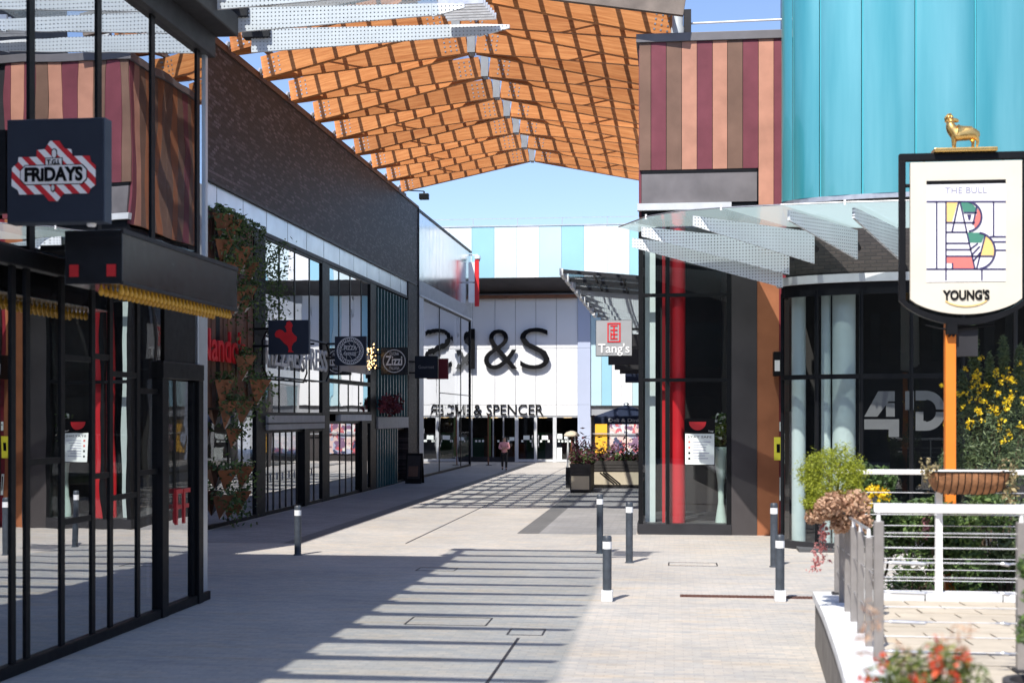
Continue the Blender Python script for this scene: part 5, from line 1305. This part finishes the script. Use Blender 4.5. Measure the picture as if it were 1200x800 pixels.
for y in ysd: post(rx(y), y, 1.72 + (16.6 - y) * .03, wd=.06)
MB().tube([(rx(12.05), 12.05, 1.82), (rx(16.55), 16.55, 1.69)], .014, 6).build('top_wire', 'steel', rg)
xw = Xy(1100, FYR)
for x in (xw, xw + 1.9, xw + 3.8): MB().box(x - .04, x + .04, FYR - .04, FYR + .04, .69, zr2 - .03).build('post', 'white_paint', rg, bevel=.006)
for k in range(9):
    f = (k + .6) / 9.4
    z = zf(NY) + .06 + f * (zr - zf(NY) - .16)
    MB().tube([(nx[0], NY, z), (XR0, NY, z + .0)], .0045, 5).build('wire', 'steel', rg)
    za, zb2 = .76 + f * (zr2 - .9), .0
    MB().tube([(XL2, FYR, za), (8, FYR, za)], .005, 5).build('wire', 'steel', rg)
    if k in (2, 5): MB().tube([(rx(NY), NY, z), (rx(16.55), 16.55, zf(16.55) + .06 + f * (1.6 - zf(16.55)))], .0045, 5).build('wire', 'steel', rg)
    if k % 2 == 0 and k < 8:
        for x0_, x1_ in ((nx[0] + .04, nx[0] + .42), (nx[1] - .2, nx[1] - .04)):
            MB().tube([(x0_, NY, z), (x0_ + .04, NY, z), (x0_ + .06, NY, z), (x1_ - .06, NY, z - .008), (x1_ - .04, NY, z), (x1_, NY, z)], [.008, .008, .015, .015, .007, .007], 8).build('tensioner', 'steel', rg)

# coir trough basket on the far rail
bk = thing('hanging_basket', 'half round coir lined wire trough hung on the far white rail', 'basket', atY(1134, 578, 16.5))
a_, b_ = atY(1088, 552, 16.5), atY(1180, 552, 16.5); zt0 = a_.z; zb0 = atY(1134, 579, 16.5).z; hw = (b_.x - a_.x) / 2; cx = (a_.x + b_.x) / 2; dp = .24; hgt = zt0 - zb0
mb = MB(); nu, nv = 20, 8; base = 0
for i in range(nu + 1):
    f = -1 + 2 * i / nu; s_ = (1 - abs(f) ** 4) ** .5 * .35 + .65 if abs(f) < 1 else .62
    for j in range(nv + 1):
        t = math.pi * j / nv; mb.v.append(Vector((cx + f * hw * (1 - .06 * math.sin(t)), 16.5 - dp * math.cos(t) * s_, zt0 - hgt * math.sin(t) * s_ + random.uniform(-.004, .004))))
for i in range(nu):
    for j in range(nv):
        a = i * (nv + 1) + j; mb.f.append((a, a + 1, a + nv + 2, a + nv + 1))
mb.f.append(tuple(range(nv + 1))); mb.f.append(tuple(range(nu * (nv + 1), (nu + 1) * (nv + 1)))[::-1])
mb.build('coir_liner', 'coir', bk, smooth=True)
for i in range(1, 12):
    f = -1 + 2 * i / 12; s_ = (1 - abs(f) ** 4) ** .5 * .35 + .65
    MB().tube([(cx + f * hw, 16.5 - (dp + .008) * math.cos(math.pi * j / 8) * s_, zt0 - (hgt + .008) * math.sin(math.pi * j / 8) * s_) for j in range(9)], .005, 5).build('wire', 'black_metal', bk)
MB().tube([(cx - hw, 16.5 - dp * .65, zt0), (cx - hw * .8, 16.5 - dp, zt0), (cx + hw * .8, 16.5 - dp, zt0), (cx + hw, 16.5 - dp * .65, zt0)], .01, 6).build('rim', 'black_metal', bk)
mb = MB().quad((cx - hw, 16.3, zt0 - .02), (cx + hw, 16.3, zt0 - .02), (cx + hw, 16.7, zt0 - .02), (cx - hw, 16.7, zt0 - .02)); mb.build('soil', 'soil', bk)
fo = MB()
for _ in range(240):
    s_ = random.choice((-1, 1)); fo.leaf((cx + s_ * hw * random.uniform(.8, 1.2), 16.45 + random.gauss(0, .08), zt0 + random.gauss(.0, .07)), .05, .6)
for _ in range(120): fo.leaf((cx + hw * random.uniform(.85, 1.2), 16.4 + random.gauss(0, .05), zt0 - random.uniform(0, .4)), .06, .6)
fo.build('trailing_plants', 'leaf_olive', bk)

# golden conifer and dried trailing plants in the side basket
cf = thing('hanging_basket', 'side rail basket with a golden green conifer and dried trailing stems', 'basket', (1.72, 15, 1.75))
cxy = [(atY(955, 560, 15.2)), (atY(983, 555, 14.6)), (atY(995, 570, 14.2))]
fo = MB()
def tuft(mb, c, r, n, size, asp, flat=1.0):
    for _ in range(n):
        d = Vector((random.gauss(0, 1), random.gauss(0, 1), random.gauss(0, 1))).normalized() * (random.random() ** .4)
        p = Vector(c) + Vector((d.x * r[0], d.y * r[1], d.z * r[2])); mb.leaf(p, size, asp)
cc_ = [(949, 556, 15.2, .14), (965, 543, 15.0, .17), (985, 541, 14.8, .17), (1000, 553, 14.7, .14), (960, 572, 15.0, .17), (982, 566, 14.6, .2), (1000, 577, 14.6, .12), (952, 590, 15, .1), (972, 588, 14.8, .12)]
for px, py, Y, r in cc_: tuft(fo, atY(px, py, Y), (r, r, r * 1.0), 900, .042, .28)
for px, py, Y, r in cc_:
    c_ = atY(px, py, Y)
    for _ in range(60):     # loose sprays breaking the outline
        d_ = Vector((random.gauss(0, 1), random.gauss(0, .6), random.gauss(.5, .8))).normalized(); rr0 = r * random.uniform(.9, 1.45)
        for j_ in range(4): fo.leaf(c_ + d_ * rr0 * (.8 + j_ * .08) + Vector((random.gauss(0, .012), 0, random.gauss(0, .012))), .035, .25)
fo.build('conifer_foliage', 'leaf_lime', cf)
fo = MB()
for px, py, Y, r in ((958, 600, 15, .12), (985, 592, 14.5, .16), (968, 596, 14.6, .13), (975, 590, 14.4, .12), (1003, 590, 14.4, .15), (1008, 612, 14.4, .12), (985, 612, 14.6, .12), (952, 606, 15.1, .07)): tuft(fo, atY(px, py, Y), (r, r, r), 420, .055, .6)
fo.build('dried_leaves', 'leaf_dry', cf)
fo = MB()
for _ in range(220):
    f = random.random(); p = atY(966 - 12 * f ** 2 + random.gauss(0, 2.5 + 3 * f), 612 + 58 * f, 15); fo.leaf(p, .045, .6)
fo.build('pink_stems', 'leaf_pink', cf)
c0 = atY(980, 585, 14.8)
MB().lathe([(.04, -.16), (.12, -.12), (.16, -.02), (.17, .02)], 14, c0).build('coir_liner', 'coir', cf, smooth=True)
MB().tube([c0 + Vector((0, 0, .02)), Vector((rx(14.8), 14.8, rz_(14.8)))], .012, 5).build('hook', 'black_metal', cf)
for px, py, Y, r in cc_[:6]: MB().tube([c0, atY(px, py, Y)], [.02, .008], 5).build('stem', 'bark', cf)

# planting bed beyond the terrace
bd_ = struct(MB().prism([(2.3, 16.95, 0), (9, 16.95, 0), (9, 20.2, 0), (3.2, 20.2, 0)], (0, 0, .42)).build('planting_bed', 'soil'))
def shrub(name, label, cat, base, blobs, n, size, asp, mat, extra=None, group=None, stems=5):
    t = thing(name, label, cat, base, 0, group)
    mb = MB()
    for (c, r) in blobs: tuft(mb, c, r, n, size, asp)
    mb.build('foliage', mat, t)
    for k in range(stems):
        c = Vector(blobs[k % len(blobs)][0]); b0 = Vector(base)
        mid = b0.lerp(c, .5) + Vector((random.gauss(0, .05), random.gauss(0, .05), 0))
        MB().tube([b0 + Vector((random.gauss(0, .04), random.gauss(0, .04), 0)), mid, c], [.022, .016, .006], 5).build('stem', 'bark', t)
    if extra:
        for nm, mt, blobs2, n2, sz2, as2 in extra:
            mb = MB()
            for (c, r) in blobs2: tuft(mb, c, r, n2, sz2, as2)
            mb.build(nm, mt, t)
    return t
def hb_(px, py, Y, r): return (atY(px, py, Y), r)
# tall broom with yellow flowers
bl = [hb_(px, py, Y, (.26, .26, .30)) for px, py, Y in ((1130, 520, 18.3), (1165, 505, 18.2), (1195, 520, 18.4), (1140, 480, 18.3), (1175, 465, 18.3), (1200, 480, 18.4), (1150, 540, 18.1), (1185, 545, 18.1), (1120, 545, 18.4), (1210, 450, 18.4))]
bl += [hb_(px, py, 18.3, (.07, .07, .32)) for px, py in ((1140, 405), (1176, 420), (1143, 440), (1160, 440), (1195, 430), (1128, 460))]
random.seed(31)
fpos = [(random.gauss(*random.choice(((1150, 12), (1140, 12), (1188, 10), (1175, 14), (1165, 16)))), random.gauss(*random.choice(((440, 8), (455, 12), (475, 12), (490, 20)))), random.uniform(.03, .07)) for _ in range(52)] + [(1103, 452, .04), (1110, 460, .04), (1118, 447, .04), (1107, 498, .03), (1181, 512, .06), (1176, 517, .04), (1196, 498, .05), (1131, 432, .04), (1134, 495, .03)]
ex = [('flowers', 'petal_yellow', [hb_(px, py, 18.0, (r, r, r)) for px, py, r in fpos], 13, .036, .8)]
random.seed(21)
shrub('broom_shrub', 'tall dark green broom shrub covered in small yellow flowers behind the orange post', 'shrub', (Xy(1160, 18.4), 18.4, .42), bl, 620, .085, .16, 'leaf_broom', ex, None, 14)
hd = [(('leafy_shrub', 'low dark shrub with yellow flowers behind the golden conifer'), (1030, 590, 17.6), .3), (('leafy_shrub', 'dark green leafy shrub with pink spikes behind the far white post'), (1075, 625, 17.4), .36), (('leafy_shrub', 'bushy green shrub under the coir basket'), (1125, 630, 17.4), .38), (('leafy_shrub', 'feathery dark shrub at the foot of the yellow broom'), (1180, 620, 17.5), .4)]
for k, ((nm, lab), (px, py, Y), r) in enumerate(hd):
    c = atY(px, py, Y)
    blobs = [(c + Vector((random.uniform(-r, r) * .9, random.uniform(-.2, .3), random.uniform(-.5, .35))), (r * .7, .3, r * .75)) for _ in range(7)]
    blobs = [(Vector((b_.x, b_.y, max(b_.z, .62))), rr_) for b_, rr_ in blobs]
    ex = None
    if k == 0: ex = [('flowers', 'petal_yellow', [hb_(1022, 575, 17.2, (.1, .08, .1)), hb_(1036, 580, 17.2, (.09, .08, .12)), hb_(1018, 590, 17.2, (.05, .05, .06))], 60, .06, .8)]
    if k == 1: ex = [('flower_spikes', 'leaf_purple', [hb_(1085, 615, 17.0, (.05, .05, .22))], 60, .08, .3), ('white_flowers', 'petal_white', [hb_(1056, 657, 17.0, (.08, .06, .05)), hb_(1075, 662, 17.0, (.08, .06, .05))], 40, .06, .9)]
    shrub(nm, lab, 'shrub', (c.x, Y, .42), blobs, 560, .085, .4, ('leaf_dark', 'leaf_mid', 'leaf_mid', 'leaf_broom')[k], ex, 'shrubs in the bed beyond the terrace', 6)
gc = MB()
for _ in range(2600):
    gc.leaf((random.uniform(2.75, 7.5), random.uniform(17.0, 20), .42 + abs(random.gauss(.06, .12))), .11, .35)
o = gc.build('ground_cover', 'leaf_dark'); tag(o, 'dark green ground cover in the planting bed', 'ground cover', kind='stuff')

# foreground pots close to the camera
def pot(name, label, base, top, w0, w1, blobs, mats):
    t = thing(name, label, 'potted plant', base)
    MB().lathe([(w0, base[2]), (w1, top), (w1 + .02, top + .01), (w1 + .02, top + .05), (w1 - .02, top + .05), (w1 - .03, top - .03)], 18, (base[0], base[1], 0)).build('pot', 'charcoal_panel', t, smooth=True)
    MB().lathe([(w1 - .03, top - .06), (w1 - .03, top)], 16, (base[0], base[1], 0)).build('soil', 'soil', t)
    for nm, mt, n, sz, asp, bl in mats:
        mb = MB()
        for c, r in bl: tuft(mb, c, r, n, sz, asp)
        mb.build(nm, mt, t)
    for c, r in mats[0][5]: MB().tube([(base[0], base[1], top), c], [.012, .005], 5).build('stem', 'bark', t)
    return t
fy = 5.2
zt1 = zf(fy)
pot('potted_shrub', 'red and orange flowering shrub in a round grey pot at the terrace edge', (Xy(1085, fy), fy, zt1 - .0), 1.45, .18, .26, None,
    [('leaves', 'leaf_lime2', 90, .04, .35, [(atY(px, py, fy), (.09, .09, .05)) for px, py in ((1040, 788), (1065, 775), (1095, 790), (1120, 780), (1135, 795), (1050, 800), (1105, 765), (1080, 800), (1100, 810), (1060, 815))]),
     ('flowers', 'petal_red', 16, .028, .6, [(atY(px, py, fy - .1), (.035, .035, .04)) for px, py in ((1032, 775), (1092, 770), (1100, 785), (1120, 790), (1015, 795), (1095, 757), (1130, 768), (1075, 795))]),
     ('twigs', 'leaf_dry', 20, .06, .15, [(atY(px, py, fy), (.04, .04, .08)) for px, py in ((1020, 725), (1130, 745), (1010, 750), (1115, 755), (1060, 765))])])
random.seed(5)
gy = 8.3
pot('potted_shrub', 'round bright green shrub in a grey pot beside the near railing', (Xy(1225, gy), gy, zf(gy)), 1.2, .16, .22, None,
    [('leaves', 'leaf_mid', 420, .045, .5, [(atY(1212, 665, gy), (.1, .1, .09)), (atY(1225, 700, gy), (.13, .13, .12)), (atY(1212, 738, gy), (.11, .11, .11))])])

# ================================================================== PUB SIGN
PY = 17.5
q = lambda px, py: atY(px, py, PY)
S1 = lambda zx, zy: q(1040 + zx / 2.857, 110 + zy / 2.857)
ps = thing('pub_sign', 'cream hanging pub sign in a black frame on an orange post', 'pub sign', (q(1114.5, 540).x, PY, .42))
xo = q(1114.5, 540).x
bx(ps, 'post', 'orange_post', q(1108.5, 500).x, q(1121, 500).x, PY + .02, PY + .15, .42, q(1114, 372).z, .01)
fx0, fx1 = q(1053.5, 200).x, q(1206, 200).x; ztop = q(1100, 180).z; zlow = q(1100, 352).z; zbot = q(1100, 381).z; mxx = (fx0 + fx1) / 2
fr_ = MB(); tk = .075
bx(ps, 'frame_top', 'black_metal', fx0, fx1, PY - .05, PY + .06, ztop - .09, ztop, .006)
bx(ps, 'frame_side', 'black_metal', fx0, fx0 + tk, PY - .05, PY + .06, zlow, ztop - .09, .006); bx(ps, 'frame_side', 'black_metal', fx1 - tk, fx1, PY - .05, PY + .06, zlow, ztop - .09, .006)
def arc(n, x0, x1, zs, zb):
    out_ = []
    for k in range(n + 1):
        f = k / n; x = x0 + (x1 - x0) * f; out_.append((x, zs - (zs - zb) * (1 - (2 * f - 1) ** 2) ** .8))
    return out_
ou, inn = arc(20, fx0, fx1, zlow, zbot), arc(20, fx0 + tk, fx1 - tk, zlow + .0, zbot + .085)
mb = MB()
for k in range(20): mb.prism([(ou[k][0], PY - .05, ou[k][1]), (ou[k + 1][0], PY - .05, ou[k + 1][1]), (inn[k + 1][0], PY - .05, inn[k + 1][1]), (inn[k][0], PY - .05, inn[k][1])], (0, .11, 0))
mb.build('frame_arc', 'black_metal', ps)
for zx in (126, 388):
    p = S1(zx, 222); MB().tube([(p.x, PY, ztop - .08), (p.x - .03, PY, ztop - .13), (p.x, PY, ztop - .17)], .014, 6).build('hook', 'black_metal', ps)
for zx in (72, 448):
    p = S1(zx, 308); MB().tube([(p.x - .07, PY, p.z), (p.x + .07, PY, p.z)], [.025, .025], 6).build('clip', 'black_metal', ps)
pa, pb2 = S1(75, 232), S1(448, 685); pcv = S1(260, 738)
pts = [(pa.x, PY - .04, pa.z)] + [(x, PY - .04, z) for x, z in arc(20, pa.x, pb2.x, pb2.z, pcv.z)] + [(pb2.x, PY - .04, pa.z)]
brd = MB().prism(pts[::-1], (0, .07, 0)).build('board', 'cream', ps)
yA = PY - .045
def srect(a, b, c, d, mat, nm, lay=0):
    p, r = S1(a, b), S1(c, d); y_ = yA - .003 * lay
    return bx(brd, nm, mat, p.x, r.x, y_ - .003, y_, min(p.z, r.z), max(p.z, r.z))
def spoly(pp, mat, nm, lay=1):
    y_ = yA - .003 * lay
    return MB().prism([(S1(*p).x, y_ - .003, S1(*p).z) for p in pp], (0, .003, 0)).build(nm, mat, brd)
def sline(a, b, wd=5, lay=2):
    p, r = Vector(S1(*a)), Vector(S1(*b)); y_ = yA - .003 * lay; p.y = r.y = y_ - .0015
    return MB().bar(p, r, .003 if False else wd / 2.857 * PY / F, .003, (0, 1, 0)).build('art_line', 'ink_navy', brd)
srect(128, 298, 393, 628, 'print_white', 'art_panel', 0)
srect(128, 294, 393, 301, 'print_black', 'art_bar', 1)
letter(brd, 'THE BULL', .11, (S1(260, 326).x, yA - .006, S1(260, 326).z), 'print_grey', .003, fit=(S1(330, 326).x - S1(190, 326).x))
letter(brd, "YOUNG'S", .16, (S1(262, 676).x, yA - .004, S1(262, 676).z), 'print_black', .006, .006, fit=(S1(340, 676).x - S1(184, 676).x))
cu_ = arc(10, S1(192, 694).x, S1(330, 694).x, S1(192, 694).z, S1(260, 712).z)
for k in range(10): MB().bar((cu_[k][0], yA - .003, cu_[k][1]), (cu_[k + 1][0], yA - .003, cu_[k + 1][1]), .016, .004, (0, 1, 0)).build('flourish', 'print_yellow', brd)
def lobe(cx, cz, r, a0, a1, n=14): return [(cx + r * math.cos(R(a0 + (a1 - a0) * k / n)), cz - r * math.sin(R(a0 + (a1 - a0) * k / n))) for k in range(n + 1)]
spoly([(195, 365), (232, 365), (213, 432), (195, 432)], 'print_yellow', 'art_patch')
spoly([(243, 365), (275, 366), (295, 385), (296, 400), (252, 400)], 'print_green', 'art_patch')
spoly([(297, 386), (308, 398), (312, 414), (306, 436), (290, 456), (284, 430), (297, 402)], 'print_red', 'art_patch')
spoly([(264, 466), (302, 466), (322, 474), (312, 500), (272, 500)], 'print_green', 'art_patch')
spoly([(324, 476), (346, 496), (354, 525), (352, 546), (308, 546)], 'print_yellow', 'art_patch')
spoly([(195, 546), (278, 546), (288, 588), (215, 588), (215, 568), (195, 568)], 'print_red', 'art_patch')
for a, b in (((128, 363), (393, 363)), ((162, 363), (162, 588)), ((193, 363), (193, 625)), ((352, 363), (352, 480)), ((340, 480), (393, 480)), ((352, 497), (393, 497)), ((354, 525), (393, 525)), ((128, 588), (393, 588)), ((313, 588), (313, 625)),
             ((193, 433), (290, 433)), ((193, 465), (265, 465)), ((193, 502), (272, 502)), ((193, 523), (278, 523)), ((193, 545), (350, 545)), ((215, 568), (215, 588)), ((240, 363), (290, 588)), ((236, 363), (213, 465)), ((252, 400), (297, 400)), ((297, 375), (283, 440)), ((325, 472), (295, 588)),
             ((276, 520), (300, 502)), ((280, 540), (306, 512)), ((284, 562), (308, 532))): sline(a, b)
for L_ in (lobe(262, 413, 50, 82, -82), lobe(296, 527, 61, 82, -82)):
    for k in range(len(L_) - 1): sline(L_[k], L_[k + 1], 6, 3)
spoly([(264, 406), (278, 406), (274, 424), (268, 424)], 'ink_navy', 'art_patch', 2)
# plinth and lettering cap
pz = ztop
bx(ps, 'ram_plinth', 'gold', q(1093, 175).x, q(1167, 175).x, PY - .12, PY + .12, pz, pz + .05, .012)
bx(ps, 'lamp_box', 'charcoal', q(1122, 400).x, q(1147, 400).x, PY + .05, PY + .2, q(1130, 417).z, q(1130, 381).z)
bx(ps, 'frame_tie', 'black_metal', q(1108.5, 500).x, q(1121, 500).x, PY - .06, PY + .02, q(1114, 392).z, q(1114, 379).z)
MB().tube([q(1085, 381), q(1100, 385), q(1114, 386), q(1130, 384), q(1165, 381)], .012, 5).build('scroll', 'black_metal', ps)
for k in range(9): MB().lathe([(.006, -.012), (.015, 0), (.006, .012)], 6, q(1110.5 + random.uniform(0, 8), 383 + random.uniform(0, 13))).build('rivet', 'charcoal', ps)
# golden ram, head turned back
rm = thing('ram_statue', 'golden ram statue standing on top of the pub sign', 'statue', (q(1128, 170).x, PY, pz + .05))
sc_ = (q(1148, 150).x - q(1107, 150).x) / 41.0      # metres per photo pixel
def rp_(x, z, y=0.0): return ((x - 1128) * sc_, y, (170.5 - z) * sc_)
def rv(x, z, y, r, r2=None): p = rp_(x, z, y); return (p[0], p[1], p[2], r * sc_, (r2 or r) * sc_)
V = [rv(1129, 151.5, 0, 9.4, 9), rv(1120, 151, 0, 10, 9.6), rv(1115.5, 146.5, 0, 8, 8), rv(1113.5, 141, 0, 6.2, 6.2), rv(1114, 135.5, 0, 4.8, 4.8), rv(1119, 135.6, -.005, 3.3, 3.2), rv(1124, 137.2, -.01, 2.2, 2.1),
     rv(1138, 151.5, 0, 9.6, 9.2), rv(1143.5, 153, 0, 7.6, 7.6),
     rv(1117, 157, -.04, 3.6), rv(1116.2, 163, -.042, 2.0), rv(1116.5, 169.3, -.042, 1.7),
     rv(1119, 157, .04, 3.6), rv(1119.6, 163, .042, 2.0), rv(1119.8, 169.3, .042, 1.7),
     rv(1143, 157, -.04, 4.2), rv(1145.2, 162, -.042, 2.2), rv(1143.8, 169.3, -.042, 1.7),
     rv(1140, 157, .04, 4.2), rv(1141.5, 162, .042, 2.2), rv(1140.3, 169.3, .042, 1.7), rv(1148.6, 155.5, 0, 1.8)]
E_ = [(0, 1), (1, 2), (2, 3), (3, 4), (4, 5), (5, 6), (0, 7), (7, 8), (1, 9), (9, 10), (10, 11), (1, 12), (12, 13), (13, 14), (7, 15), (15, 16), (16, 17), (7, 18), (18, 19), (19, 20), (8, 21)]
skinned('body', 'gold', V, E_, rm)
for sy in (-1, 1):
    hp = []
    for k in range(13):
        t = k / 12 * 1.55 * 2 * math.pi; r = 4.5 - k * .19
        p = rp_(1112.5 + r * math.cos(t + 1.2), 133.8 - r * math.sin(t + 1.2), 0); hp.append((p[0], sy * (.028 + k * .004), p[2]))
    MB().tube(hp, [.021 - k * .0011 for k in range(13)], 7).build('horn', 'gold', rm, world=False, smooth=True)
    p = rp_(1116.5, 134.5); MB().tube([(p[0], sy * .03, p[2]), (p[0] - .03, sy * .075, p[2] - .01)], [.012, .004], 6).build('ear', 'gold', rm, world=False)
